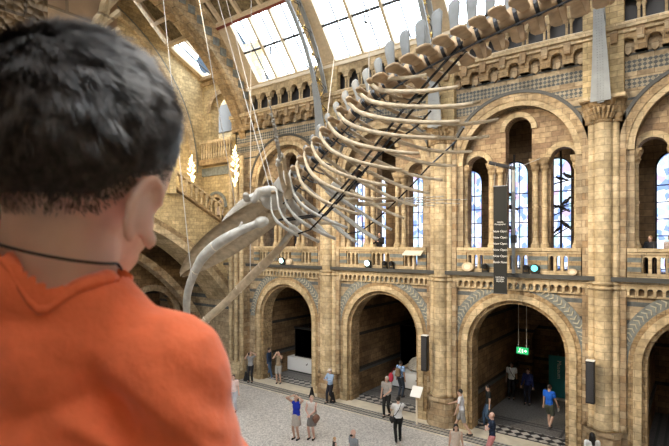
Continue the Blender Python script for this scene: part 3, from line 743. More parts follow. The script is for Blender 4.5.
for k, d in enumerate(ds):
    O, T, U = frame(d); lum = k >= 13; big = min(1, .55+.03*k)
    R = (.11+.006*min(k, 16)); Ln = .1 if not lum else .145
    mb = MB(); pts = [O+T*u for u in (-Ln, -Ln*.7, 0, Ln*.7, Ln)]
    mb.tube(pts, [R*.95, R, R*.86, R, R*.95], 14, up=U)
    # transverse processes: broad round-ended blades
    tl = .32 if not lum else .66; twd = .075 if not lum else .15
    for s in (-1, 1):
        ol = [(R*.7, -twd*.6), (R+tl*.35, -twd*.75), (R+tl*.75, -twd*1.05), (R+tl*.95, -twd*.7), (R+tl, 0), (R+tl*.95, twd*.7), (R+tl*.75, twd*1.05), (R+tl*.35, twd*.75), (R*.7, twd*.6)]
        plate(mb, O+U*(.0 if lum else .08), (Yv*s+U*(-.12 if lum else .12)).normalized(), T, U, ol, .045 if lum else .035)
    v = mb.build('vertebra', M['bonebrown'], wh, True)
    # neural spine, paler, leaning tailward
    hs = .34+.02*k if not lum else .76
    sw = .055+.0035*k if not lum else .115
    ax = (U+T*.25).normalized(); mb = MB()
    ol = [(-sw*.8, R*.6), (-sw*.75, R+hs*.35), (-sw*1.1, R+hs*.75), (-sw*1.05, R+hs*.93), (-sw*.4, R+hs), (sw*.6, R+hs*.98), (sw*1.15, R+hs*.85), (sw*.95, R+hs*.5), (sw*.8, R*.6)]
    plate(mb, O, T, ax, Yv, ol, .022)
    mb.build('neural_spine', M['bonegrey'], v, True)
    dd = .135 if not lum else .18
    mb = MB(); mb.tube([O+T*(dd-.035), O+T*(dd+.03)], R*.9, 12, up=U); mb.build('disc', M['disc'], wh)
    if k > 17:
        mb = MB(); plate(mb, O-U*R+T*.18, T, -U, Yv, [(-.06, -.02), (.08, -.02), (.05, .28), (-.02, .3)], .03); mb.build('chevron_bone', M['bonebrown'], v)
# ribs
def rib(k, s):
    d = ds[0]-.12+k*.315; O, T, U = frame(d); f = k/13
    a0 = math.radians(64-30*f); a1 = math.radians(26-30*f)
    L = [1.7, 2.3, 2.65, 2.75, 2.8, 2.85, 2.9, 2.95, 3.0, 3.1, 3.2, 3.1, 2.4, 1.3][k]
    Bm = [.62, .8, .95, 1.02, 1.05, 1.07, 1.07, 1.05, 1.0, .95, .85, .75, .6, .45][k]
    pts = []; rad = []; N = 16; p = O+U*.1; q = Vector((0, 0, 0))
    for i in range(N+1):
        t = i/N; lat = .12+Bm*math.sin(min(t*1.5, 1.0)*PI/2)**.8 - .42*Bm*max(0, t-.6)**1.2*1.6
        a = a0+(a1-a0)*t**.8
        if i: q = q+Vector((math.cos(a), 0, -math.sin(a)))*(L/N)*(.25 if t < .1 else 1)
        up = .1*math.sin(min(t*5, 1)*PI)
        pts.append(p+q+Yv*s*lat+U*up)
        rad.append((.036+.01*math.sin(PI*t))*(1.15 if t < .5 else 1.0)*(1.35 if k < 3 and t > .5 else 1))
    rad[0] = .046
    mb = MB(); mb.tube(pts, rad, 8, flat=.72 if k > 2 else .5)
    mb.build('rib', M['bone'] if k < 4 else M['bonetan'], wh, True)
    return pts
tips = []
for k in range(14):
    rib(k, -1); tips.append(rib(k, 1))
# ---- skull
SK = Vector((-8.85, WY, 8.85))                       # back of the skull
fx = Vector((-math.cos(math.radians(25)), 0, -math.sin(math.radians(25)))); up = Vector((-fx.z, 0, fx.x)); up = up if up.z > 0 else -up
ROLL = math.radians(24)
def S(a, l, u): return SK+fx*a+Yv*(l*math.cos(ROLL)+u*math.sin(ROLL))+up*(u*math.cos(ROLL)-l*math.sin(ROLL))
mb = MB(); Rm = Matrix((fx, Yv, up)).transposed()
mb.ell(S(.15, 0, -.05), (.34, .42, .26), Rm); mb.cap(S(-.1, -.2, -.02), S(-.1, .2, -.02), .16, .16)
for s in (-1, 1):
    mb.cap(S(.2, s*.25, .02), S(.6, s*.62, -.08), .17, .09); mb.cap(S(.6, s*.62, -.08), S(.3, s*.85, -.26), .09, .08)
    mb.cap(S(0, s*.35, -.05), S(-.05, s*.72, -.3), .16, .11); mb.cap(S(-.05, s*.72, -.3), S(.12, s*.74, -.5), .11, .08)
mb.cap(S(.4, 0, .05), S(1.1, 0, .1), .24, .14)
remeshed(mb, 'cranium', M['bone'], wh, .035, 3)
mb = MB()
for s in (-1, 1):
    mb.tube([S(.2, s*.22, .08), S(.7, s*.28, .2), S(1.2, s*.33, .2), S(1.7, s*.36, .1), S(2.1, s*.36, -.04), S(2.25, s*.35, -.14)], [.13, .16, .15, .12, .07, .03], 10, flat=.75)
mb.build('nasal_bone', M['bone'], wh, True)
# upper jaw: long tapering wedge with a keel
NN = 14; 
for s in (-1, 1):
    vs = []; fs = []
    for i in range(NN+1):
        t = i/NN; a = .35+4.3*t; wd = (.5*(1-t)**.5+.04+.3*math.sin(PI*t)*(1 if s < 0 else .35)); h = -.05-.42*math.sin(t*PI*.6)*.35-.1*t
        vs += [S(a, s*.03, h+.12-.1*t), S(a, s*wd*.55, h+.03-.05*t), S(a, s*wd, h-.12-.08*(1-t)), S(a, s*wd*.55, h-.13), S(a, s*.03, h-.22+.14*t)]
    for i in range(NN):
        b = 5*i
        for j in range(5): fs.append((b+j, b+(j+1) % 5, b+5+(j+1) % 5, b+5+j))
    fs += [(0,1,2,3,4), tuple(5*NN+j for j in (4,3,2,1,0))]
    MB().add(vs, fs).build('maxilla', M['bonetan'], wh, True)
mb = MB(); mb.tube([S(.5, 0, -.2), S(2, 0, -.3), S(3.5, 0, -.33), S(4.75, 0, -.22)], [.12, .09, .07, .03], 8); mb.build('vomer', M['bonetan'], wh, True)
# lower jaws bowing outward, the head hangs slightly rolled
def jaw(s):
    C = [(8.9, .62, 8.05, .08), (9.5, .78, 7.72, .2), (10.1, .87, 7.39, .28), (10.7, .88, 7.02, .33), (11.18, .84, 6.65, .33), (11.87, .66, 5.95, .27), (12.36, .36, 5.33, .15), (12.56, .12, 4.85, .02)]
    pts = [Vector((-a, WY+s*l, z-s*dz)) for a, l, z, dz in C]
    out = []
    for i in range(len(pts)-1):
        p0, p1, p2, p3 = pts[max(0, i-1)], pts[i], pts[i+1], pts[min(len(pts)-1, i+2)]
        for j in range(4):
            f = j/4; out.append(.5*((2*p1)+(-p0+p2)*f+(2*p0-5*p1+4*p2-p3)*f*f+(-p0+3*p1-3*p2+p3)*f**3))
    out.append(pts[-1]); n = len(out)
    rad = [(.09+.06*math.sin(min(1, i/n*1.6)*PI*.75)) for i in range(n)]; rad[0] = .1; rad[-1] = .07
    j = MB().tube(out, rad, 14, flat=.72).build('lower_jaw', M['bone'] if s < 0 else M['bonetan'], wh, True)
    mb = MB(); mb.cap(out[4]+Vector((0, 0, .02)), out[4]+Vector((.06, 0, .2)), .08, .04); mb.cap(out[0], out[0]+Vector((.06, -s*.05, .02)), .15, .13); mb.cap(out[0], out[4], .1, .09)
    mb.build('coronoid_process', M['bone'], j, True)
    mb = MB()
    for i in (10, 17, 24):
        mb.tube([out[i]-(out[i+1]-out[i]).normalized()*.012, out[i]+(out[i+1]-out[i]).normalized()*.012], rad[i]*1.03, 14, flat=.72)
    mb.build('mounting_strap', M['creamlight'], j)
jaw(-1); jaw(1)
# flippers: shoulder blade, upper arm, forearm, finger bones
for s in (-1, 1):
    O = Vector((-7.75, WY+s*1.0, 8.85))
    mb = MB(); plate(mb, O+Vector((0, 0, .15)), Vector((-.7, 0, -.6)).normalized(), Vector((.6, 0, -.75)).normalized(), Yv, [(-.26, -.22), (.26, -.22), (.2, .08), (.06, .3), (-.08, .3), (-.22, .08)], .03)
    mb.build('shoulder_blade', M['bone'], wh, True)
    A = Vector((-7.6, WY+s*1.0, 8.72)); 
    dirn = Vector((1.0, s*.9, 0.0)).normalized() if s > 0 else Vector((.72, -.95, .42)).normalized()
    B = A+dirn*.5; Cc = B+dirn*1.1
    mb = MB(); mb.tube([A, A.lerp(B, .5), B], [.12, .08, .11], 10); mb.build('upper_arm_bone', M['bonetan'], wh, True)
    mb = MB(); off = Vector((-.05, 0, -.07))
    mb.tube([B+off, B.lerp(Cc, .5)+off*1.4, Cc+off], [.065, .045, .06], 8); mb.tube([B-off, B.lerp(Cc, .5)-off, Cc-off], [.06, .035, .05], 8)
    mb.build('forearm_bones', M['bonetan'], wh, True)
    mb = MB()
    for i in range(5): mb.ell(Cc+dirn*(.06+.05*(i % 2))+Vector((-.02*i, 0, .09-.045*i)), (.055,.055,.05), n=8, m=6)
    mb.build('wrist_bones', M['bone'], wh, True)
    for f in range(4):
        mb = MB(); p = Cc+dirn*.17+Vector((0, 0, .08-.05*f)); nb = [4, 7, 6, 3][f]; dd = (dirn+Vector((0, 0, .06-.04*f))).normalized()
        for i in range(nb):
            l = .27*(.93**i); mb.tube([p, p+dd*l*.5, p+dd*l], [.024*(.93**i), .014*(.93**i), .024*(.93**i)], 6); p = p+dd*(l+.03)
        mb.build('finger_bones', M['bone'], wh, True)
# breastbone
mb = MB(); plate(mb, Vector((-7.2, WY, 8.1)), Vector((1, 0, 0)), Yv, Vector((0, 0, 1)), [(-.2, -.1), (.25, -.06), (.25, .06), (-.2, .1), (-.3, 0)], .05); mb.build('breastbone', M['bonetan'], wh)
# black steel armature that carries the ribs
mb = MB()
for s in (-.16, .16): mb.tube([Vector((-3.2, WY+s, 12.0)), Vector((-5.0, WY+s, 10.5)), Vector((-6.6, WY+s, 8.95)), Vector((-7.4, WY+s, 8.3)), Vector((-8.7, WY+s, 8.2))], .03, 6)
mb.build('armature_rail', M['blackgloss'], wh)
for s in (-1, 1):
    T_ = [p[12] for p in tips]
    q = [Vector((v.x, WY+s*(v.y-WY), v.z-.07)) for v in T_[1:12]]
    mb = MB(); mb.tube(q, .02, 5); mb.build('armature_hoop', M['blackgloss'], wh)
mb = MB()
for k in range(1, 13, 1):
    O, T, U = frame(ds[k]); mb.tube([O-U*.14-Yv*.2, O-U*.3-Yv*.05, O-U*.34+Yv*.2], .018, 5)
mb.tube([frame(d)[0]-frame(d)[2]*.2-Yv*.12 for d in ds[:26]], .022, 6)
mb.build('spine_support', M['disc'], wh)
# hanging wires
for i, (A, B) in enumerate([((-8.9, 9.0, 8.9), (-15.2, 11.5, 19.5)), ((-9.2, 9.5, 8.8), (-15.6, 12.3, 20)), ((-10.2, 9.0, 8.3), (-9.5, 5.2, 22)), ((-7.2, 9.1, 10.1), (-9.3, 13.2, 18.6)), ((-6.0, 9.2, 11), (-6.0, 9.6, 25)),
                            ((-3.3, 9.25, 12), (-3.3, 9.6, 25)), ((-11.2, 10.4, 6.4), (-13.5, 12.6, 21)), ((-10.9, 8.0, 6.6), (-14.5, 9, 20))]):
    MB().tube([A, B], .011, 5).build('hanging_wire', M['cable'], wh)
# ================================================================== THINGS ON THE FLOOR AND WALLS
def text(name, s, loc, rot, size, m, parent, align='CENTER', extrude=.002):
    cu = bpy.data.curves.new('t', 'FONT'); cu.body = s; cu.size = size; cu.extrude = extrude; cu.align_x = align
    q = bpy.data.objects.new('t', cu); COL.objects.link(q); dg = bpy.context.evaluated_depsgraph_get(); me = bpy.data.meshes.new_from_object(q.evaluated_get(dg)); bpy.data.objects.remove(q)
    me.materials.clear(); me.materials.append(m); o = bpy.data.objects.new(name, me); COL.objects.link(o); o.parent = parent
    o.location = Vector(loc)-WLOC.get(parent.name, Vector((0, 0, 0))); o.rotation_euler = rot; return o
# slim column loudspeakers
def speaker(x, y, z0, z1, label):
    t = thing('column_speaker', (x, y, z0), label, 'speaker', 'slim black column speakers')
    MB().box(x-.13, x+.13, y-.1, y+.12, z0, z1).build('housing', M['black'], t)
    mb = MB().box(x-.11, x+.11, y-.115, y-.1, z0+.05, z1-.05)
    for k in range(16): mb.box(x-.11, x+.11, y-.12, y-.115, z0+.08+k*(z1-z0-.16)/16, z0+.1+k*(z1-z0-.16)/16)
    mb.build('grille', M['irondark'], t); MB().box(x-.13, x+.13, y-.1, y+.12, z1, z1+.03).build('top_cap', M['white'], t)
    MB().box(x-.04, x+.04, y+.12, y+.3, z0+.4, z0+.5).build('bracket', M['irondark'], t)
speaker(-9.05, 18.15, 2.3, 3.75, 'slim black column speaker on the stone column beside the fossil on its white plinth')
speaker(-2.9, 18.12, 2.2, 3.62, 'slim black column speaker on the stone column right of the teal banner')
# hanging exhibition banner on a boom
t = thing('hanging_banner', (-5.95, 17.95, 5.7), 'tall black vertical banner with white lettering hanging before the gallery windows', 'banner')
bx0, bx1, by, bz0, bz1 = -6.12, -5.62, 17.95, 5.72, 9.72
MB().box(bx0, bx1, by-.01, by+.01, bz0, bz1).build('fabric', mat('black_banner_cloth', (.018,.019,.018), .8), t)
MB().tube([(bx0-.02, by, bz1), (bx1+.02, by, bz1)], .02, 8).build('top_bar', M['steel'], t)
MB().tube([(bx0-.02, by, bz0), (bx1+.02, by, bz0)], .015, 8).build('bottom_bar', M['irondark'], t)
MB().tube([(bx0+.02, by, bz1), (bx0+.0, by+.2, 10.6)], .006, 5).tube([(bx1-.02, by, bz1), (bx1, by+.3, 10.5)], .006, 5).build('suspension_wire', M['cable'], t)
wt = M['white']; fr_ = (PI/2, 0, 0); cx = (bx0+bx1)/2
text('lettering', 'Wildlife\nPhotographer', (cx, by-.014, 8.35), fr_, .075, wt, t)
for k in range(6): text('lettering', 'Now Open' if k < 5 else 'Book Now', (cx, by-.014, 8.0-.23*k), fr_, .115, wt, t)
text('lettering', 'NATURAL\nHISTORY\nMUSEUM', (cx, by-.014, 6.3), fr_, .075, wt, t)
t = thing('boom_bracket', (-5.6, 18.6, 6.5), 'grey metal post with a horizontal boom carrying the black banner', 'bracket')
MB().box(-5.60, -5.50, 18.45, 18.57, 6.45, 10.45).build('post', M['iron'], t)
MB().tube([(-6.35, 18.1, 10.66), (-5.5, 18.5, 10.4)], .07, 10).build('boom', M['irondark'], t)
MB().tube([(-5.5, 18.5, 10.4), (-4.7, 18.9, 10.75)], .012, 6).build('stay_wire', M['cable'], t)
MB().box(-5.64, -5.46, 18.42, 18.62, 7.6, 7.9).build('clamp', M['irondark'], t)
# exit sign
t = thing('exit_sign', (-5.79, 20.5, 3.0), 'green exit sign hanging on two rods inside the arch', 'sign')
MB().box(-6.02, -5.56, 20.46, 20.54, 3.02, 3.28).build('sign_box', mat('exit_green', (.02,.42,.14), .4, emit=(.02,.6,.2), es=.4), t)
wem = mat('lit_white', (.9,.9,.9), .5, emit=(1,1,1), es=.9)
mb = MB(); mb.cap((-5.88, 20.455, 3.2), (-5.9, 20.455, 3.13), .018, .018, 6); mb.cap((-5.88, 20.455, 3.235), (-5.88, 20.455, 3.237), .018, .018, 6)
mb.cap((-5.9, 20.455, 3.13), (-5.95, 20.455, 3.08), .012, .012, 5); mb.cap((-5.9, 20.455, 3.13), (-5.86, 20.455, 3.07), .012, .012, 5); mb.box(-5.8, -5.76, 20.45, 20.455, 3.07, 3.23)
mb.build('running_figure', wem, t)
mb = MB().prism([(-5.72, 3.13), (-5.66, 3.13), (-5.66, 3.09), (-5.6, 3.15), (-5.66, 3.21), (-5.66, 3.17), (-5.72, 3.17)], 'y', 20.45, 20.456); mb.build('arrow', wem, t)
for x in (-5.95, -5.63): MB().tube([(x, 20.5, 3.28), (x, 20.5, 5.9)], .01, 6).build('hanging_rod', M['cable'], t)
# teal roll-up banner
t = thing('roller_banner', (-5.45, 26.0, 0), 'tall teal banner stand with white vertical writing deep in the arch', 'banner')
MB().box(-5.85, -5.0, 25.1, 25.13, .1, 2.12).build('printed_panel', mat('teal_print', (.015,.20,.21), .6), t)
MB().box(-5.88, -4.97, 25.02, 25.22, 0, .1).build('base', M['steel'], t); MB().tube([(-5.43, 25.16, .1), (-5.43, 25.16, 2.2)], .015, 6).build('pole', M['steel'], t)
text('lettering', 'Museum', (-5.45, 25.09, 1.9), (PI/2, PI/2, 0), .26, M['white'], t, 'LEFT')
# fossil on a white plinth
def plinth(x0, x1, y0, y1, h, label):
    t = thing('display_plinth', ((x0+x1)/2, (y0+y1)/2, 0), label, 'plinth', 'white display plinths in the alcoves')
    MB().box(x0+.05, x1-.05, y0+.05, y1-.05, 0, .08).build('recessed_foot', M['black'], t)
    mb = MB(); mb.box(x0, x1, y0, y1, .08, h-.1); mb.prism([(x0, h-.1), (x1, h-.1), (x1-.06, h), (x0+.06, h)], 'y', y0, y1); mb.build('body', M['offwhite'], t)
    mb = MB().prism([(x0*.3+x1*.7-.1, h*.62), (x0*.3+x1*.7+.08, h*.78), (x0*.3+x1*.7, h*.6)], 'y', y0-.01, y0); mb.build('black_emblem', M['black'], t)
plinth(-12.9, -10.85, 22.1, 23.6, .85, 'low white plinth carrying the domed fossil')
plinth(-19.6, -17.35, 21.15, 23.0, .85, 'low white plinth under the tall black display case')
t = thing('armoured_fossil', (-11.75, 22.8, .85), 'domed pale armoured fossil animal on a white plinth', 'fossil')
mb = MB(); vs = []; fs = []; NU, NV = 36, 14; C0 = Vector((-11.7, 22.8, .98))
for j in range(NV+1):
    th = PI/2*j/NV
    for i in range(NU):
        a = 2*PI*i/NU; r = 1+.035*(((i+j) % 2)*2-1)
        vs.append(C0+Vector((.62*math.cos(a)*math.cos(th)*r, .45*math.sin(a)*math.cos(th)*r, .62*math.sin(th)*r)))
for j in range(NV):
    for i in range(NU): fs.append((j*NU+i, j*NU+(i+1) % NU, (j+1)*NU+(i+1) % NU, (j+1)*NU+i))
fs.append(tuple(range(NU-1, -1, -1))); mb.add(vs, fs); mb.build('domed_shell', M['bone'], t)
mb = MB(); mb.ell((-11.05, 22.55, 1.05), (.2, .14, .14)); mb.cap((-11.0, 22.5, 1.0), (-10.88, 22.45, .95), .09, .06); mb.build('skull', M['bonetan'], t, True)
for dx in (-.4, .35):
    for dy in (-.2, .2): MB().cap((-11.7+dx, 22.8+dy, 1.05), (-11.7+dx+.05, 22.8+dy, .9), .07, .05, 8).build('leg_bone', M['bonetan'], t)
mb = MB(); mb.tube([(-12.3, 22.8, 1.1), (-12.5, 22.8, 1.0), (-12.7, 22.75, .95)], [.1, .07, .04], 8); mb.build('tail', M['bonetan'], t)
# tall black display case and another glass case in the next alcove
def case(x0, x1, y0, y1, z0, z1, label, top=True):
    t = thing('display_case', ((x0+x1)/2, (y0+y1)/2, z0), label, 'display case', 'dark framed display cases in the alcoves')
    mb = MB(); e = .05
    for x in (x0, x1-e):
        for y in (y0, y1-e): mb.box(x, x+e, y, y+e, z0, z1)
    for z in (z0, z1-e):
        mb.box(x0, x1, y0, y0+e, z, z+e); mb.box(x0, x1, y1-e, y1, z, z+e); mb.box(x0, x0+e, y0, y1, z, z+e); mb.box(x1-e, x1, y0, y1, z, z+e)
    mb.build('frame', M['black'], t)
    MB().box(x0+.01, x1-.01, y0+.01, y0+.02, z0+e, z1-e).build('front_pane', M['darkglass'], t)
    MB().box(x0+.01, x0+.02, y0+.03, y1-.03, z0+e, z1-e).build('side_pane', M['darkglass'], t)
    MB().box(x0, x1, y1-.04, y1-.01, z0, z1).build('back_panel', M['black'], t)
    if top: MB().box(x0-.03, x1+.03, y0-.03, y1+.03, z1, z1+.08).build('lid', M['blackgloss'], t)
    return t
case(-19.2, -17.45, 21.4, 22.8, .86, 2.55, 'tall black display case on the low white plinth')
case(-13.45, -10.7, 23.9, 25.0, 0, 3.0, 'large dark framed glass case behind the domed fossil', False)
t = thing('white_lantern', (-17.9, 21.9, 2.63), 'small pale lamp unit on top of the black display case', 'lamp'); MB().lathe((-17.9, 21.9, 2.63), [(.12,0),(.12,.12),(.15,.14),(.15,.2)], 12).build('lamp_body', M['steel'], t); MB().lathe((-17.9, 21.9, 2.83), [(.14,0),(.14,.03)], 12).build('lamp_top', M['white'], t)
# lectern sign
t = thing('sign_stand', (-9.35, 18.1, 0), 'slim stand with a tilted white sign at the foot of the column', 'sign')
MB().box(-9.42, -9.36, 18.05, 18.11, 0, 1.25).build('post', M['creamlight'], t); MB().box(-9.55, -9.2, 17.95, 18.2, 0, .02).build('foot', M['steel'], t)
MB().add([(-9.62, 17.9, 1.2), (-9.15, 17.9, 1.2), (-9.15, 18.2, 1.58), (-9.62, 18.2, 1.58), (-9.62, 17.92, 1.18), (-9.15, 17.92, 1.18), (-9.15, 18.22, 1.56), (-9.62, 18.22, 1.56)], [(0,1,2,3),(4,7,6,5),(0,4,5,1),(1,5,6,2),(2,6,7,3),(3,7,4,0)]).build('sign_board', M['white'], t)
# rope barrier between the farthest arches
for i, (x, nm) in enumerate([(-21.6, 'small dark cone post by the masonry pier, farthest of the barrier'), (-19.95, 'small dark cone post beside the visitor in the tan top'), (-15.2, 'small dark cone post left of the woman in the pale cap'), (-13.9, 'small dark cone post right of the woman in the pale cap')]):
    t = thing('floor_uplighter', (x, 18.18, 0), nm, 'uplighter', 'small dark cone uplighters along the column feet')
    MB().lathe((x, 18.2, 0), [(.15,0),(.15,.04),(.1,.22),(.05,.46),(.03,.5)], 12).build('housing', M['black'], t, True)
    MB().lathe((x, 18.2, .5), [(.035,0),(.035,.02)], 8).build('lamp_rim', M['steel'], t)
# spotlights and floodlights standing on the gallery ledge
cy = mat('turquoise_light', (.1,.7,.75), .4, emit=(.12,.75,.85), es=2.2); cw = mat('cool_white_light', (.7,.9,.85), .4, emit=(.65,.95,.88), es=4)
def flood(x, label, m, r=.15, z=6.45, face=-1):
    t = thing('spotlight', (x, W-.22, z), label, 'spotlight', 'lamps standing on the gallery ledge'); y = W-.22
    MB().box(x-.12, x+.12, y-.06, y+.06, z, z+.04).build('base', M['black'], t)
    MB().box(x-r-.03, x-r, y-.02, y+.02, z+.04, z+.3).box(x+r, x+r+.03, y-.02, y+.02, z+.04, z+.3).box(x-r-.03, x+r+.03, y-.02, y+.02, z+.04, z+.07).build('yoke', M['black'], t)
    mb = MB(); mb.tube([(x, y+.08, z+.26), (x, y-.0, z+.25), (x, y-.1, z+.22)], [r*.6, r, r], 14); mb.build('housing', M['black'], t)
    mb = MB(); mb.tube([(x, y-.1, z+.22), (x, y-.125, z+.215)], r*.88, 14); mb.build('lens', m, t)
flood(-17.62, 'glowing cool white spotlight on the ledge behind the whale\'s far jaw', cw)
flood(-12.2, 'glowing cool white spotlight on the ledge in front of the visitor dressed in black', cw)
flood(-4.82, 'glowing turquoise spotlight on the ledge right of the black banner', cy, .13)
flood(-11.3, 'unlit black spotlight on the ledge, left of a pair', M['black'], .1); flood(-10.95, 'unlit black spotlight on the ledge, right of a pair', M['black'], .1)
flood(-5.15, 'small unlit black spotlight beside the turquoise one', M['black'], .09); flood(-6.7, 'small unlit black spotlight left of the black banner', M['black'], .1)
def drum(x, label, r=.17, m='cream'):
    t = thing('drum_lamp', (x, W-.2, 6.45), label, 'lamp', 'round cream lamps on the gallery ledge'); y = W-.2
    MB().tube([(x, y+.08, 6.45+r), (x, y-.06, 6.45+r), (x, y-.1, 6.45+r)], [r*.9, r, r*.9], 18, flat=1.35).build('drum', M[m], t)
    MB().tube([(x, y-.1, 6.45+r), (x, y-.115, 6.45+r)], r*.55, 14, flat=1.35).build('face_plate', M['creamlight'], t)
drum(-17.12, 'round cream lamp on the ledge behind the whale\'s far jaw'); drum(-7.4, 'round cream lamp on the ledge left of the black banner', .19); drum(-3.55, 'small round cream lamp on the ledge beside the right-hand tall column', .12)
t = thing('reading_ledge', (-9.86, W-.25, 7.0), 'tilted cream display shelf fixed on the balustrade behind the whale\'s tail-side ribs', 'shelf')
MB().add([(-10.3, W-.42, 7.12), (-9.4, W-.42, 7.12), (-9.4, W-.08, 7.32), (-10.3, W-.08, 7.32), (-10.3, W-.42, 7.06), (-9.4, W-.42, 7.06), (-9.4, W-.08, 7.26), (-10.3, W-.08, 7.26)], [(0,1,2,3),(4,7,6,5),(0,4,5,1),(1,5,6,2),(2,6,7,3),(3,7,4,0)]).build('shelf_board', M['creamlight'], t)
MB().box(-9.9, -9.8, W-.25, W-.12, 6.46, 7.15).build('support', M['cream'], t)
# long glittering lamps on the far piers
glow = mat('glowing_lamp_glass', (1,.9,.6), .4, emit=(1,.86,.52), es=2.4)
def sconce(x, y, z0, z1, label):
    t = thing('glass_pendant', (x, y, z0), label, 'lamp', 'long glittering lamps by the masonry arch'); random.seed(5)
    MB().tube([(x, y, z0), (x, y, z1+.3)], .02, 6).build('stem', M['gold'], t)
    mb = MB(); n = 46
    for i in range(n):
        f = i/n; z = z0+(z1-z0)*f; r = .07+.2*math.sin(PI*f)**.8*(.7+.3*random.random()); a = random.random()*2*PI
        mb.cap((x+r*.4*math.cos(a), y+r*.4*math.sin(a), z), (x+r*math.cos(a), y+r*math.sin(a), z+.12), .035, .015, 5)
    mb.build('glowing_drops', glow, t)
    l = bpy.data.lights.new('lamp_glow', 'POINT'); l.energy = 60; l.color = (1, .8, .5); l.shadow_soft_size = .25
    lo = bpy.data.objects.new('lamp_glow', l); COL.objects.link(lo); lo.parent = t; lo.location = (.3, -.45, (z1-z0)/2)
sconce(-20.15, 17.6, 10.7, 12.9, 'long glittering warm lamp in front of the masonry pier')
sconce(-23.6, 17.3, 10.9, 12.7, 'long glittering warm lamp beyond the bridge staircase rail')
# dark bird display before the windows
bird_m = M['black']
def stand(x0, x1, y, label, posts, branches):
    t = thing('bird_display', ((x0+x1)/2, y, 6.45), label, 'display', 'black pole and branch displays of birds')
    for x in posts: MB().box(x-.03, x+.03, y-.03, y+.03, 6.45, 11.2).build('pole', M['black'], t)
    for a, b in branches: MB().tube([(x0+(x1-x0)*a[0], y-.05, a[1]), (x0+(x1-x0)*(a[0]+b[0])/2, y-.05, (a[1]+b[1])/2+.04), (x0+(x1-x0)*b[0], y-.05, b[1])], [.035, .025, .018], 6).build('branch', M['black'], t)
YB = 20.0
stand(-4.95, -3.85, YB, 'black poles and branches with mounted birds in the right arched opening', (-4.5, -4.22), [((0, 7.5), (1, 8.25)), ((0, 8.4), (.95, 8.9)), ((0, 8.75), (1, 9.1)), ((.1, 9.75), (1, 10.0))])
stand(-6.9, -5.9, YB, 'black poles and branches with mounted birds in the middle arched opening', (-6.55, -6.3, -5.98), [((0, 8.2), (1, 8.0)), ((0, 9.0), (1, 8.85)), ((.1, 9.5), (1, 9.35))])
def make_bird():
    t = thing('mounted_bird', (0, 0, 0), None, None)
    mb = MB(); mb.ell((0, 0, .07), (.1, .05, .055), Matrix.Rotation(-.5, 3, 'Y'), 10, 8); mb.ell((.1, 0, .15), (.038, .035, .036), None, 8, 6); mb.cap((.05, 0, .1), (.1, 0, .14), .04, .03, 6); mb.cap((.13, 0, .15), (.17, 0, .14), .012, .004, 5); mb.build('body', bird_m, t, True)
    MB().tube([(-.07, 0, .03), (-.2, 0, -.06)], [.03, .03], 6, flat=.4).build('tail', bird_m, t); MB().ell((-.02, 0, .08), (.1, .065, .03), Matrix.Rotation(-.5, 3, 'Y'), 8, 6).build('wing', bird_m, t)
    MB().tube([(0, .015, .03), (0, .015, -.02)], .006, 4).tube([(0, -.015, .03), (0, -.015, -.02)], .006, 4).build('feet', bird_m, t)
    return t
b0 = make_bird(); first = True; bi_ = 0; e_ = ' branch of the %s arched opening'
BL = ['dark bird at the left of three on the lowest'+e_, 'dark bird at the right of three on the lowest'+e_, 'small dark bird between two others on the lowest'+e_, 'dark bird on the left end of the second'+e_, 'dark bird on the right end of the second'+e_,
      'dark bird on the left end of the third'+e_, 'dark bird on the right end of the third'+e_, 'large dark bird on the left end of the top'+e_, 'small dark bird between two others on the top'+e_, 'dark bird on the right end of the top'+e_,
      'dark bird on the left end of the lowest'+e_, 'dark bird on the right end of the lowest'+e_, 'dark bird on the left end of the second'+e_, 'dark bird on the right end of the second'+e_, 'dark bird on the left end of the top'+e_, 'dark bird on the right end of the top'+e_]
for bx, bz, sc, fl in [(-4.75, 8.0, 1.3, 1), (-4.2, 8.2, 1.4, -1), (-4.45, 8.05, 1.1, 1), (-4.9, 8.55, 1.5, 1), (-4.3, 8.85, 1.3, -1), (-4.75, 9.0, 1.5, -1), (-4.15, 9.1, 1.4, 1), (-4.8, 9.85, 1.7, 1), (-4.35, 10.0, 1.2, -1), (-4.1, 10.05, 1.4, -1),
                       (-6.7, 8.3, 1.4, 1), (-6.15, 8.15, 1.3, -1), (-6.35, 9.05, 1.3, 1), (-6.1, 8.98, 1.5, -1), (-6.5, 9.55, 1.2, 1), (-6.15, 9.5, 1.3, -1)]:
    o = b0
    if not first:
        o = b0.copy(); COL.objects.link(o)
        for c in list(b0.children): k = c.copy(); COL.objects.link(k); k.parent = o
    first = False; o.location = (bx+(.15 if bx > -5.5 else 0), YB-.06, bz); o.rotation_euler = (0, random.uniform(-.25, .25), 0 if fl > 0 else PI); o.scale = (sc, sc, sc)
    o['label'] = BL[bi_] % ('right' if bx > -5.5 else 'middle'); bi_ += 1; o['category'] = 'bird'; o['group'] = 'mounted birds in the %s arched opening' % ('right' if bx > -5.5 else 'middle')

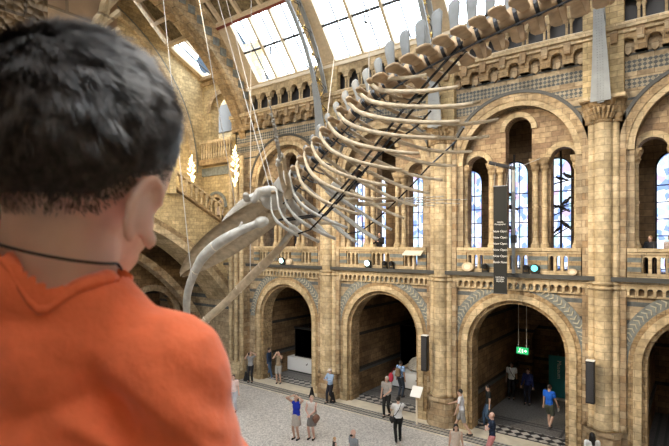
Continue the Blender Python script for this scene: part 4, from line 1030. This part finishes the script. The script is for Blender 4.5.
# ================================================================== PEOPLE
MC = {}
def cloth(c, r=.85):
    k = tuple(c)
    if k not in MC: MC[k] = mat('cloth_%d' % len(MC), c, r, noise_amt=.12, noise_scale=20)
    return MC[k]
SKIN = mat('skin', (.56,.36,.27), .55); SKIN2 = mat('darker_skin', (.34,.21,.15), .55); SKINP = mat('pale_pink_skin', (.66,.42,.34), .55)
HB, HBK, HG, HF = (.05,.03,.02), (.012,.01,.009), (.42,.40,.38), (.42,.26,.12)
def ik(S, H, a, b, pole):
    S, H = Vector(S), Vector(H); d = H-S; L = min(d.length, (a+b)*.999); d.normalize(); H = S+d*L
    c = (a*a-b*b+L*L)/(2*L); h = math.sqrt(max(a*a-c*c, 0)); p = Vector(pole); p = p-d*p.dot(d); p.normalize()
    return S+d*c+p*h, H
ARM = {'down': ((.25, .02, .82), (0, -1, 0)), 'face': ((.1, .24, 1.6), (.6, 0, -1)), 'phone': ((.12, .34, 1.25), (.5, 0, -1)), 'fold': ((-.1, .2, 1.16), (1, .1, -.5)),
       'clasp': ((.03, .24, 1.02), (1, -.3, -.2)), 'fwd': ((.15, .42, 1.1), (.3, 0, -1)), 'back': ((.24, -.18, .85), (0, -1, 0)), 'swing': ((.24, .22, .88), (0, -1, 0)), 'hip': ((.2, .05, .98), (1, -.4, 0)), 'up': ((.14, .1, 1.68), (1, .2, -.3))}
def person(x, y, face, label, H=1.72, skin=None, shirt=(.5,.5,.5), sleeve='short', pants=(.03,.03,.035), legs='pants', hair=HB, hairstyle='short', aL='down', aR='down', pitch=0, yaw=0, step=0, shoes=(.03,.03,.03), z=0, lean=0):
    t = thing('person', (x, y, z), label, 'person'); WLOC[t.name] = Vector((0, 0, 0)); t.rotation_euler = (0, 0, math.radians(face-90)); k = H/1.72; skin = skin or SKIN
    V = lambda a, b, c: Vector((a, b+max(0, c-.9)*lean, c))*k
    hp = V(0, 0, .92); J = {}
    for s, n in ((-1, 'L'), (1, 'R')):
        J['hip'+n] = V(s*.09, 0, .9); fs_ = step*s
        J['ank'+n] = V(s*.1, fs_*.28, .09+(.06 if fs_ < 0 else 0)); kn, _ = ik(J['hip'+n], J['ank'+n], .43*k, .41*k, (0, 1, 0)); J['kn'+n] = kn
        J['sh'+n] = V(s*.175, 0, 1.42); (hx, hy, hz), pole = ARM[aL if s < 0 else aR]
        J['el'+n], J['wr'+n] = ik(J['sh'+n], V(s*hx, hy, hz), .29*k, .25*k, (pole[0]*s, pole[1], pole[2]))
    R = Matrix.Rotation(math.radians(yaw), 3, 'Z') @ Matrix.Rotation(math.radians(pitch), 3, 'X'); hc = V(0, .02, 1.6)
    hd = lambda a, b, c: hc + R @ (Vector((a, b, c))*k)
    mb = MB()
    mb.ell(hd(0, -.01, .02), (.074*k, .092*k, .1*k), R); mb.cap(hd(0, .03, -.04), hd(0, .045, -.075), .055*k, .04*k); mb.cap(hd(0, .08, .0), hd(0, .098, -.022), .01*k, .015*k, 6)
    for s in (-1, 1): mb.ell(hd(s*.077, -.005, -.005), (.012*k, .022*k, .03*k), R, 8, 6)
    mb.cap(V(0, 0, 1.42), hd(0, -.02, -.06), .058*k, .052*k)
    mb.cap(V(-.12, 0, 1.4), V(.12, 0, 1.4), .065*k, .065*k); mb.ell(V(0, 0, 1.25), (.15*k, .095*k, .2*k)); mb.ell(V(0, 0, 1.0), (.135*k, .09*k, .17*k))
    for n, s in (('L', -1), ('R', 1)):
        mb.cap(J['sh'+n], J['el'+n], .052*k, .04*k); mb.cap(J['el'+n], J['wr'+n], .04*k, .027*k)
        mb.cap(J['hip'+n], J['kn'+n], .085*k, .055*k); mb.cap(J['kn'+n], J['kn'+n].lerp(J['ank'+n], .35), .053*k, .055*k); mb.cap(J['kn'+n].lerp(J['ank'+n], .35), J['ank'+n], .055*k, .036*k)
        mb.cap(J['ank'+n], J['ank'+n]+Vector((0, .12, -.05))*k, .036*k, .03*k)
        d = (J['wr'+n]-J['el'+n]).normalized(); sd = d.cross(Vector((0, 1, 0)) if abs(d.y) < .8 else Vector((0, 0, 1))).normalized()
        pc = J['wr'+n]+d*.045*k; mb.cap(J['wr'+n], pc+d*.03*k, .026*k, .034*k)
        bend = sd.cross(d)*s
        for q in range(4):
            r0 = pc+d*.035*k+sd*(q-1.5)*.019*k; l = (.06, .07, .066, .052)[q]*k; m_ = r0+d*l*.55; mb.cap(r0, m_, .0095*k, .009*k, 6); mb.cap(m_, m_+(d*.7+bend*.5).normalized()*l*.5, .009*k, .007*k, 6)
        mb.cap(pc-sd*.02*k, pc-sd*.05*k+d*.035*k, .011*k, .009*k, 6)
    remeshed(mb, 'body', skin, t, .0105, 1)
    mb = MB(); mb.cap(V(-.13, 0, 1.4), V(.13, 0, 1.4), .078*k, .078*k); mb.ell(V(0, -.005, 1.26), (.172*k, .115*k, .2*k)); mb.ell(V(0, 0, 1.05), (.158*k, .112*k, .16*k)); mb.cap(V(-.06, 0, .93), V(.06, 0, .93), .108*k, .108*k)
    if sleeve != 'none':
        f = .55 if sleeve == 'short' else 1
        for n in 'LR':
            mb.cap(J['sh'+n], J['sh'+n].lerp(J['el'+n], f), .07*k, .06*k)
            if sleeve == 'long': mb.cap(J['el'+n], J['wr'+n], .055*k, .038*k)
    remeshed(mb, 'shirt', cloth(shirt), t, .014, 2)
    mb = MB(); mb.cap(V(-.06, 0, .92), V(.06, 0, .92), .11*k, .11*k)
    if legs == 'skirt':
        mb.lathe((0, 0, 0), [(.2*k, .55*k), (.185*k, .7*k), (.15*k, .9*k), (.12*k, .98*k)], 18)
    else:
        f = .8 if legs == 'shorts' else 1
        for n in 'LR':
            mb.cap(J['hip'+n], J['hip'+n].lerp(J['kn'+n], f), .105*k, .085*k if legs == 'shorts' else .07*k)
            if legs == 'pants': mb.cap(J['kn'+n], J['ank'+n], .07*k, .055*k)
    remeshed(mb, {'pants': 'trousers', 'shorts': 'shorts', 'skirt': 'skirt'}[legs], cloth(pants), t, .014, 2)
    for n in 'LR':
        a = J['ank'+n]; mb = MB(); mb.cap(a+Vector((0, -.03, -.045))*k, a+Vector((0, .14, -.052))*k, .042*k, .035*k); mb.box(a.x-.035*k, a.x+.035*k, a.y-.06*k, a.y+.16*k, a.z-.09*k, a.z-.06*k)
        remeshed(mb, 'shoe', cloth(shoes), t, .012, 1)
    if hairstyle != 'bald':
        mb = MB(); mb.ell(hd(0, -.022, .04), (.084*k, .095*k, .095*k), R)
        if hairstyle == 'long':
            mb.cap(hd(0, -.06, 0), V(0, -.1, 1.38), .075*k, .05*k)
            for s in (-1, 1): mb.cap(hd(s*.06, -.03, .0), V(s*.09, -.02, 1.36), .038*k, .025*k)
        remeshed(mb, 'hair', cloth(hair, .5), t, .014, 1)
    mb = MB()
    if hairstyle == 'cap':
        mb.lathe(tuple(hd(0, 0, .06)), [(.1*k, 0), (.1*k, .03*k), (.07*k, .07*k), (.02*k, .085*k)], 14); mb.box(hd(0,0,0).x-.06*k, hd(0,0,0).x+.06*k, hd(0,.08,0).y, hd(0,.16,0).y, hd(0,0,.055).z, hd(0,0,.07).z); mb.build('cap', cloth((.7,.62,.55)), t)
    for s in (-1, 1):
        MB().ell(hd(s*.03, .08, .02), (.011*k, .006*k, .007*k), R, 8, 6).build('eye', M['black'], t)
    MB().ell(hd(0, .086, -.05), (.022*k, .007*k, .006*k), R, 8, 6).build('mouth', cloth((.35,.12,.1)), t)
    t['_k'] = 0; del t['_k']
    return t, J, V, hd
def worn(t, name, label, cat):
    o = bpy.data.objects.new(name, None); COL.objects.link(o); o.location = t.location; o.rotation_euler = t.rotation_euler; WLOC[o.name] = Vector((0, 0, 0)); tag(o, label, cat); return o
def backpack(t, V, col, label):
    o = worn(t, 'backpack', label, 'backpack'); mb = MB(); mb.cap(V(-.07, -.2, 1.08), V(.07, -.2, 1.08), .1, .1); mb.cap(V(-.06, -.2, 1.32), V(.06, -.2, 1.32), .09, .09); mb.ell(V(0, -.2, 1.2), (.16, .09, .2)); remeshed(mb, 'bag_body', cloth(col), o, .015, 2)
    for s in (-1, 1): MB().tube([V(s*.1, -.14, 1.4), V(s*.11, 0, 1.49), V(s*.11, .125, 1.36), V(s*.13, .1, 1.15), V(s*.14, -.1, 1.05)], .016, 6).build('strap', cloth((.05,.05,.05)), o)
def strap(t, V, label, col=(.03,.03,.03), bag=None):
    o = worn(t, 'crossbody_bag', label, 'bag')
    MB().tube([V(.12, .03, 1.49), V(.05, .128, 1.33), V(-.08, .13, 1.12), V(-.19, .05, .95), V(-.12, -.12, 1.08), V(.02, -.13, 1.3), V(.12, -.03, 1.49)], .012, 6).build('strap', cloth(col), o)
    mb = MB(); mb.cap(V(-.24, -.02, .86), V(-.24, .08, .86), .09, .09); mb.ell(V(-.24, .03, .84), (.06, .14, .13)); remeshed(mb, 'bag_body', cloth(bag or col), o, .015, 2)
def phone(t, p, label):
    o = worn(t, 'phone', label, 'phone'); c = Vector(p); MB().box(c.x-.04, c.x+.04, c.y, c.y+.01, c.z-.05, c.z+.09).build('phone_body', M['black'], o); MB().box(c.x-.035, c.x+.035, c.y-.002, c.y, c.z-.045, c.z+.085).build('screen', M['blackgloss'], o)
# facing angle in degrees, 0 = +X, 90 = towards the long wall
t, J, V, hd = person(-19.47, 18.1, -60, 'person in grey top and dark trousers photographing the whale with raised arms', 1.68, shirt=(.28,.28,.29), pants=(.02,.02,.025), aL='up', aR='face', pitch=25)
phone(t, V(0, .3, 1.64), 'black phone held up by the person in grey top')
person(-19.25, 19.3, 20, 'person in navy top and blue jeans walking behind the one in tan', 1.7, shirt=(.03,.05,.1), sleeve='long', pants=(.08,.13,.22), step=.8, shoes=(.5,.5,.5))
t, J, V, hd = person(-18.12, 18.9, -60, 'person in tan top and pale grey shorts taking a picture, dark backpack', 1.76, shirt=(.33,.25,.17), pants=(.36,.35,.33), legs='shorts', aL='face', aR='face', pitch=20)
backpack(t, V, (.03,.03,.035), 'dark backpack worn by the person in tan top')
person(-13.93, 18.05, -100, 'person in pale blue shirt, dark trousers and pale cap in front of the column', 1.62, shirt=(.36,.5,.72), sleeve='long', pants=(.02,.02,.03), hair=HB, hairstyle='cap', aL='phone', aR='phone', step=.5, yaw=10)
t, J, V, hd = person(-12.42, 13.94, -80, 'person in bright blue sleeveless top and short grey skirt shading the eyes', 1.72, shirt=(.01,.03,.38), sleeve='none', pants=(.42,.38,.34), legs='skirt', hair=(.06,.03,.02), hairstyle='long', aL='up', aR='up', pitch=28)
t, J, V, hd = person(-11.95, 14.3, -75, 'person in white patterned top and grey skirt beside the one in blue', 1.7, skin=SKINP, shirt=(.62,.58,.54), sleeve='none', pants=(.2,.18,.17), legs='skirt', hair=(.5,.4,.3), aL='clasp', aR='clasp', pitch=25, shoes=(.02,.02,.02))
o = worn(t, 'shoulder_bag', 'brown shoulder bag hanging beside the person in white patterned top', 'bag'); mb = MB(); mb.cap(V(-.26, .1, .9), V(-.26, .2, .9), .13, .13); mb.ell(V(-.26, .15, .88), (.08, .2, .17)); remeshed(mb, 'bag_body', cloth((.2,.1,.07)), o, .015, 2)
MB().tube([V(-.24, .05, 1.0), V(-.17, .02, 1.47), V(-.26, .22, 1.0)], .012, 6).build('strap', cloth((.12,.06,.04)), o)
person(-10.88, 18.15, -75, 'grey-haired person in grey t-shirt and dark trousers by the wall strip', 1.76, shirt=(.33,.31,.29), pants=(.02,.02,.02), hair=HG, aL='clasp', aR='down', pitch=5, step=.3, yaw=-20)
t, J, V, hd = person(-9.12, 16.05, 130, 'person in white t-shirt with dark diagonal strap and black trousers', 1.74, shirt=(.78,.78,.78), pants=(.012,.012,.014), hair=HBK, aL='phone', aR='fwd', step=.5)
strap(t, V, 'dark crossbody bag worn over the white t-shirt on the terrazzo')
t, J, V, hd = person(-11.71, 20.85, 80, 'person in light blue shirt seen from behind near the fossil', 1.8, shirt=(.25,.40,.68), sleeve='short', pants=(.03,.04,.06), hair=HBK, skin=SKIN2)
backpack(t, V, (.2,.15,.1), 'tan backpack worn over the light blue shirt near the fossil')
t = thing('red_bag', (-12.1, 20.7, 0), 'red bag hanging beside the person with the tan backpack', 'bag'); mb = MB(); mb.ell((-12.12, 20.62, .95), (.14, .1, .24)); remeshed(mb, 'bag_body', cloth((.45,.03,.06)), t, .015, 2); MB().tube([(-12.12, 20.62, 1.15), (-12.0, 20.75, 1.42)], .012, 5).build('strap', cloth((.3,.02,.04)), t)
t, J, V, hd = person(-7.45, 18.2, 195, 'person in white t-shirt and grey shorts striding past the column', 1.8, shirt=(.72,.74,.8), pants=(.3,.3,.3), legs='shorts', hair=HBK, aL='swing', aR='fwd', step=1.2, lean=.1)
t, J, V, hd = person(-7.7, 19.3, 200, 'fair-haired person in blue t-shirt raising a hand to the face', 1.76, shirt=(.10,.25,.42), pants=(.08,.08,.09), legs='shorts', hair=HF, skin=SKINP, aL='down', aR='up', pitch=15)
person(-6.94, 19.7, 215, 'person in black shirt and blue jeans beside the arch mosaic', 1.72, shirt=(.012,.015,.016), sleeve='short', pants=(.06,.11,.19), hair=HBK, aL='down', aR='down', step=.5)
person(-5.67, 16.5, 200, 'bald person in navy polo shirt and pink trousers with crossed arms', 1.76, skin=SKINP, shirt=(.02,.035,.075), pants=(.62,.25,.25), hairstyle='bald', aL='fold', aR='fold', step=.3)
person(-6.38, 15.06, -60, 'dark-haired person in pale sleeveless top and orange skirt', 1.62, shirt=(.6,.5,.42), sleeve='none', pants=(.75,.16,.03), legs='skirt', hair=HBK, hairstyle='long')
t, J, V, hd = person(-7.25, 23.85, -80, 'person in white shirt with dark diagonal strap and black trousers inside the arch', 1.8, skin=SKIN2, shirt=(.75,.75,.74), pants=(.01,.01,.012), hair=HBK)
strap(t, V, 'dark crossbody bag worn over the white shirt inside the arch')
person(-6.39, 23.5, -95, 'person in dark navy outfit standing inside the arch under the exit sign', 1.7, shirt=(.02,.03,.12), sleeve='long', pants=(.015,.015,.03), hair=HBK, aR='swing')
t, J, V, hd = person(-4.87, 21.0, 75, 'person in bright blue t-shirt and dark green shorts walking into the arch', 1.8, shirt=(.01,.12,.62), pants=(.07,.08,.06), legs='shorts', hair=(.03,.02,.015), aR='swing', step=-.6, shoes=(.1,.1,.11))
o = worn(t, 'folded_leaflet', 'white folded leaflet held by the person in bright blue', 'leaflet'); MB().box(J['wrR'].x-.01, J['wrR'].x+.01, J['wrR'].y+.02, J['wrR'].y+.16, J['wrR'].z-.26, J['wrR'].z-.06).build('paper', M['white'], o)
person(-9.79, 12.92, 60, 'small fair-haired child in black top at the bottom edge of the photo', 1.05, skin=SKINP, shirt=(.02,.02,.02), sleeve='none', hair=(.5,.3,.15))
t, J, V, hd = person(-8.67, 12.43, -115, 'bald person in grey shirt wearing a black face mask', 1.72, skin=SKINP, shirt=(.22,.24,.27), hairstyle='bald', pants=(.1,.1,.12))
o = worn(t, 'face_mask', 'black face mask on the bald person in grey shirt', 'mask'); MB().ell(hd(0, .06, -.045), (.058, .05, .045), None, 12, 8).build('mask_cloth', cloth((.01,.01,.012)), o, True)
person(-2.64, 16.8, 120, 'dark-haired person in white shirt at the foot of the right tall column', 1.68, shirt=(.75,.75,.75), hair=HBK, hairstyle='long')
person(-16.7, 14.5, -50, 'person in pink and white clothes half hidden by the orange sleeve', 1.66, skin=SKINP, shirt=(.8,.62,.6), pants=(.5,.5,.55), hair=HB)
t, J, V, hd = person(-11.92, 19.25, -85, 'person dressed in black leaning on the gallery balustrade', 1.66, shirt=(.012,.012,.015), sleeve='long', pants=(.02,.02,.02), hair=HBK, aL='phone', aR='phone', z=6.45)
person(-1.3, 19.5, -115, 'person in dark jacket sitting behind the balustrade of the deep opening', 1.4, shirt=(.03,.03,.035), sleeve='long', hair=HF, skin=SKINP, aL='clasp', aR='clasp', z=6.45)
person(-.75, 19.7, -110, 'person in pale shirt behind the balustrade at the right edge', 1.4, shirt=(.6,.5,.48), hair=HBK, z=6.45)
# ================================================================== THE CHILD IN FRONT
fwd = Vector((-.604, .797, 0)); rgt = Vector((.797, .604, 0))
def K(u, v, w_): return Vector((0, 0, 7.6))+rgt*u+fwd*v+Vector((0, 0, w_))
KB = Matrix((rgt, fwd, Vector((0, 0, 1)))).transposed()
kid = thing('person', tuple(K(-.265, .455, -1.15)), 'child with short dark hair seen from behind, in orange t-shirt and black neck cord', 'person')
kskin = mat('child_skin', (.78,.54,.46), .5, noise_amt=.08, noise_scale=30); kb = kskin.node_tree.nodes['Principled BSDF']
kb.inputs['Subsurface Weight'].default_value = .25; kb.inputs['Subsurface Radius'].default_value = (.02, .007, .004); kb.inputs['Subsurface Scale'].default_value = .5
HC = (-.236, .455, .093); YAW = math.radians(10)
HR = KB @ Matrix.Rotation(-YAW, 3, 'Z')
def Hd(a, b, c): return K(*HC)+HR @ Vector((a, b, c))            # head axes: right, face, up
mb = MB()
mb.ell(Hd(0, 0, 0), (.076, .092, .096), HR, 28, 20)
mb.ell(K(-.222, .48, .06), (.052, .05, .05), None); mb.ell(K(-.234, .486, .022), (.046, .05, .046), None)
mb.cap(K(-.236, .47, .03), K(-.234, .5, -.008), .045, .03)
mb.cap(Hd(0, .088, -.03), Hd(0, .104, -.045), .009, .012)         # nose
mb.cap(K(-.244, .44, .06), K(-.252, .435, -.06), .047, .05, 20)
mb.cap(K(-.25, .445, -.04), K(-.17, .44, -.128), .037, .034); mb.cap(K(-.262, .445, -.025), K(-.36, .45, -.05), .04, .036)
# ear
for a in range(14):
    q0 = math.radians(-70+a*17); q1 = math.radians(-70+(a+1)*17)
    P = lambda q: Hd(.074+.006*math.sin(q)-.004*math.cos(q), -.022-.015*math.cos(q)+.005*math.sin(q), -.064+.0275*math.sin(q))
    mb.cap(P(q0), P(q1), .0046, .0046, 8)
mb.ell(Hd(.0695, -.018, -.064), (.008, .015, .025), HR); mb.ell(Hd(.073, -.012, -.09), (.006, .009, .009), HR)
# torso, arms, legs
mb.ell(K(-.265, .46, -.21), (.12, .07, .135), KB); mb.ell(K(-.265, .455, -.4), (.105, .07, .16), KB); mb.ell(K(-.265, .455, -.53), (.115, .08, .09), KB)
SL, SR = (-.38, .445, -.07), (-.148, .435, -.112)
def arm(sh, el, wr, s):
    mb.cap(K(*sh), K(*el), .038, .031, 16); mb.cap(K(*el), K(*wr), .031, .022, 16)
    d = (K(*wr)-K(*el)).normalized(); sd = d.cross(Vector((0, 0, 1))).normalized(); dn = d.cross(sd).normalized(); 
    if dn.z > 0: dn = -dn
    p = K(*wr)+d*.04; mb.cap(K(*wr), p+d*.02, .021, .027)
    for q in range(4):
        r0 = p+d*.028+sd*(q-1.5)*.0145; l = (.045, .052, .049, .038)[q]; m_ = r0+d*l*.5; mb.cap(r0, m_, .0068, .0064, 8); mb.cap(m_, m_+(d*.5+dn).normalized()*l*.5, .0064, .0054, 8)
    mb.cap(p-sd*s*.018, p-sd*s*.04+d*.025+dn*.01, .008, .0065, 8)
arm(SR, (-.118, .44, -.33), (-.16, .62, -.44), 1); arm(SL, (-.41, .45, -.3), (-.37, .63, -.43), -1)
for s in (-1, 1):
    mb.cap(K(-.265+s*.058, .455, -.56), K(-.265+s*.06, .46, -.83), .068, .046); mb.cap(K(-.265+s*.06, .46, -.83), K(-.265+s*.06, .45, -1.09), .045, .03); mb.cap(K(-.265+s*.06, .45, -1.1), K(-.265+s*.065, .54, -1.12), .028, .022)
remeshed(mb, 'body', kskin, kid, .0036, 3)
mb = MB()
for s in (-1, 1): MB().ell(Hd(s*.03, .086, -.01), (.011, .006, .008), HR, 10, 8).build('eye', M['black'], kid)
MB().ell(Hd(0, .088, -.068), (.018, .006, .005), HR, 10, 6).build('mouth', cloth((.4,.14,.12)), kid)
# hair: skull cap plus short strands
hairm = mat('dark_brown_hair', (.05,.04,.037), .45, spec=.6, noise_amt=.8, noise_scale=160)
random.seed(11)
def hairline(x, y):                                               # lowest z (unit sphere) that carries hair, by direction round the head
    a = math.atan2(x, y)                                          # 0 = face, +-pi = nape
    f = abs(a)/PI
    if f < .25: return .45-.4*f/.25*.5
    if f < .42: return .25-.45*(f-.25)/.17
    if f < .58: return -.2-.12*(f-.42)/.16
    return -.32-.22*min(1, (f-.58)/.15)
mb = MB(); vs = []; fs = []; NI, NJ = 72, 40
for j in range(NJ+1):
    for i in range(NI):
        a = 2*PI*i/NI; x, y = math.sin(a), math.cos(a); zl = max(-.99, hairline(x, y)-.02); th1 = math.acos(zl); th = th1*j/NJ
        e = .0015 if j < NJ else -.001
        vs.append(Hd(math.sin(th)*x*(.076+e), math.sin(th)*y*(.092+e), math.cos(th)*(.096+e)))
for j in range(NJ):
    for i in range(NI): fs.append((j*NI+i, (j+1)*NI+i, (j+1)*NI+(i+1) % NI, j*NI+(i+1) % NI))
mb.add(vs, fs)
n = 0
while n < 60000:
    v = Vector((random.gauss(0, 1), random.gauss(0, 1), random.gauss(0, 1))).normalized(); hl = hairline(v.x, v.y)
    m_ = v.z-hl
    if m_ < -.16 or (m_ < .08 and random.random() > (m_+.16)/.24*.7+.02): continue
    if n % 3 and v.y > .5: continue
    n += 1
    p = Vector((v.x*.078, v.y*.094, v.z*.098)); nn = Vector((v.x/.076, v.y/.092, v.z/.096)).normalized()
    cl = noise.noise(p*85+Vector((5, 2, 1)))
    L = .004+.011*min(1, max(0, m_)*1.9)*(1+.5*random.random()+.5*cl)*(1.5 if n % 9 == 0 else 1)
    whorl = Vector((-.15, -.55, .8)); flow = (p.normalized()-whorl.normalized()*.6); flow = flow-nn*flow.dot(nn)
    if flow.length > 1e-4: flow.normalize()
    nz = noise.noise(p*38)*1.0; side_ = nn.cross(flow); up_ = .55+.6*max(0, min(1, v.z+.3))+.7*cl
    d1 = (nn*(up_+.25*random.random())+flow*.8+side_*(nz+random.uniform(-.3, .3))).normalized(); d2 = (d1*.6+flow*.7+Vector((0, 0, -.25))).normalized()
    w0 = side_*.00045 if side_.length > 0 else Vector((.0004, 0, 0)); a = p; b = p+d1*L*.55; c = b+d2*L*.5
    base = len(mb.v); 
    for q in (a-w0, a+w0, b-w0*.8, b+w0*.8, c): mb.v.append(tuple(K(*HC)+HR @ q))
    mb.f += [(base, base+1, base+3, base+2), (base+2, base+3, base+4)]
mb.build('hair', hairm, kid, True, recalc=False)
# neck cord
mb = MB(); pts = []
for i in range(41):
    a = 2*PI*i/40; u = -.252+.0545*math.cos(a); v = .436+.056*math.sin(a); pts.append(K(u, v, -.005-.25*(u+.252)-.03*max(0, math.sin(a))))
mb.tube(pts, .0013, 6); mb.build('neck_cord', M['black'], kid, True)
# orange t-shirt with real folds
orange = mat('orange_cotton', (.92,.20,.08), .9, noise_amt=.06, noise_scale=60, bump=.15, spec=.2)
ob = orange.node_tree.nodes['Principled BSDF']; ob.inputs['Sheen Weight'].default_value = .3
kmat_inv = KB.inverted()
NX, NY = -.252, .436
def fold(co, nn):
    p = kmat_inv @ (co+WLOC[kid.name]-Vector((0, 0, 7.6)))
    along = p.x*.85-p.z*.5; per = p.x*.55+p.z*.85
    wv = noise.noise(Vector((along*5, per*9, p.y*3)))*.9
    f = noise.noise(Vector((along*4+3, per*27+wv*2.2, 1.3)))
    g = noise.noise(Vector((along*9, per*40+wv*3, 7.7)))
    amp = .019*min(1, max(.1, (-.06-p.z)*9)); f = .55-1.6*abs(f)
    return co+nn*(amp*f+amp*.5*g+.001)
mb = MB()
mb.ell(K(-.265, .455, -.2), (.139, .09, .15), KB, 24, 16); mb.ell(K(-.265, .455, -.38), (.128, .086, .17), KB, 24, 16); mb.cap(K(-.3, .455, -.5), K(-.23, .455, -.5), .09, .09)
mb.cap(K(-.24, .44, -.09), K(*SR), .045, .048, 20); mb.cap(K(-.262, .44, -.054), K(*SL), .054, .05, 20); mb.cap(K(-.25, .44, -.1), K(-.27, .45, -.12), .075, .085, 20); mb.cap(K(-.34, .43, -.034), K(-.266, .43, -.036), .06, .06, 20); mb.cap(K(-.266, .43, -.036), K(-.2, .438, -.094), .06, .047, 20)
mb.cap(K(*SR), K(-.132, .435, -.22), .049, .053, 20); mb.cap(K(*SL), K(-.395, .45, -.18), .049, .053, 20)
sh = remeshed(mb, 'orange_shirt', orange, kid, .0045, 6, fold)
bm = bmesh.new(); bm.from_mesh(sh.data); dl = []
for v in bm.verts:
    p = kmat_inv @ (v.co+WLOC[kid.name]-Vector((0, 0, 7.6)))
    if math.hypot(p.x-NX, (p.y-NY)) < .060 and p.z > (-.1 if p.y > .41 else -.042): dl.append(v)
    elif p.z < -.56: dl.append(v)
bmesh.ops.delete(bm, geom=dl, context='VERTS')
# ribbed collar follows the neck opening
bm.to_mesh(sh.data); 
from mathutils.bvhtree import BVHTree
bvh = BVHTree.FromBMesh(bm); bm.free(); pts = []
for i in range(61):
    a = 2*PI*i/60; base = K(NX+.0625*math.cos(a), NY+.0625*math.sin(a), .1)-WLOC[kid.name]
    h = bvh.ray_cast(base, Vector((0, 0, -1)))[0]
    pts.append((h if h else base-Vector((0, 0, .16)))+WLOC[kid.name]+Vector((0, 0, .001)))
zs = [p.z for p in pts]; 
for _ in range(3): zs = [(zs[i-1]+zs[i]+zs[(i+1) % 60])/3 for i in range(60)]+[0]
zs[-1] = zs[0]
for p, z in zip(pts, zs): p.z = z
mb = MB(); inner = [Vector((p.x, p.y, p.z+.003))*1 for p in pts]; cx = K(NX, NY, 0)
vs = []; fs = []
for p in pts[:60]:
    d = Vector((p.x-cx.x, p.y-cx.y, 0)).normalized()
    for (o_, z_) in ((.001, -.003), (.0015, .003), (-.004, .0075), (-.011, .009), (-.0125, .006), (-.006, .001)): vs.append(p+d*o_+Vector((0, 0, z_)))
for i in range(60):
    for j in range(6): fs.append((i*6+j, i*6+(j+1) % 6, ((i+1) % 60)*6+(j+1) % 6, ((i+1) % 60)*6+j))
mb.add(vs, fs).build('collar', orange, kid, True)
mb = MB()
mb.cap(K(-.32, .455, -.56), K(-.21, .455, -.56), .085, .085)
for s in (-1, 1): mb.cap(K(-.265+s*.058, .455, -.58), K(-.265+s*.06, .46, -.83), .08, .062); mb.cap(K(-.265+s*.06, .46, -.83), K(-.265+s*.06, .45, -1.06), .062, .052)
remeshed(mb, 'trousers', cloth((.05,.07,.12)), kid, .009, 2)
for s in (-1, 1):
    mb = MB(); mb.cap(K(-.265+s*.06, .44, -1.115), K(-.265+s*.068, .56, -1.12), .033, .028); mb.cap(K(-.265+s*.06, .45, -1.07), K(-.265+s*.06, .45, -1.1), .036, .036); remeshed(mb, 'shoe', cloth((.6,.6,.6)), kid, .006, 2)
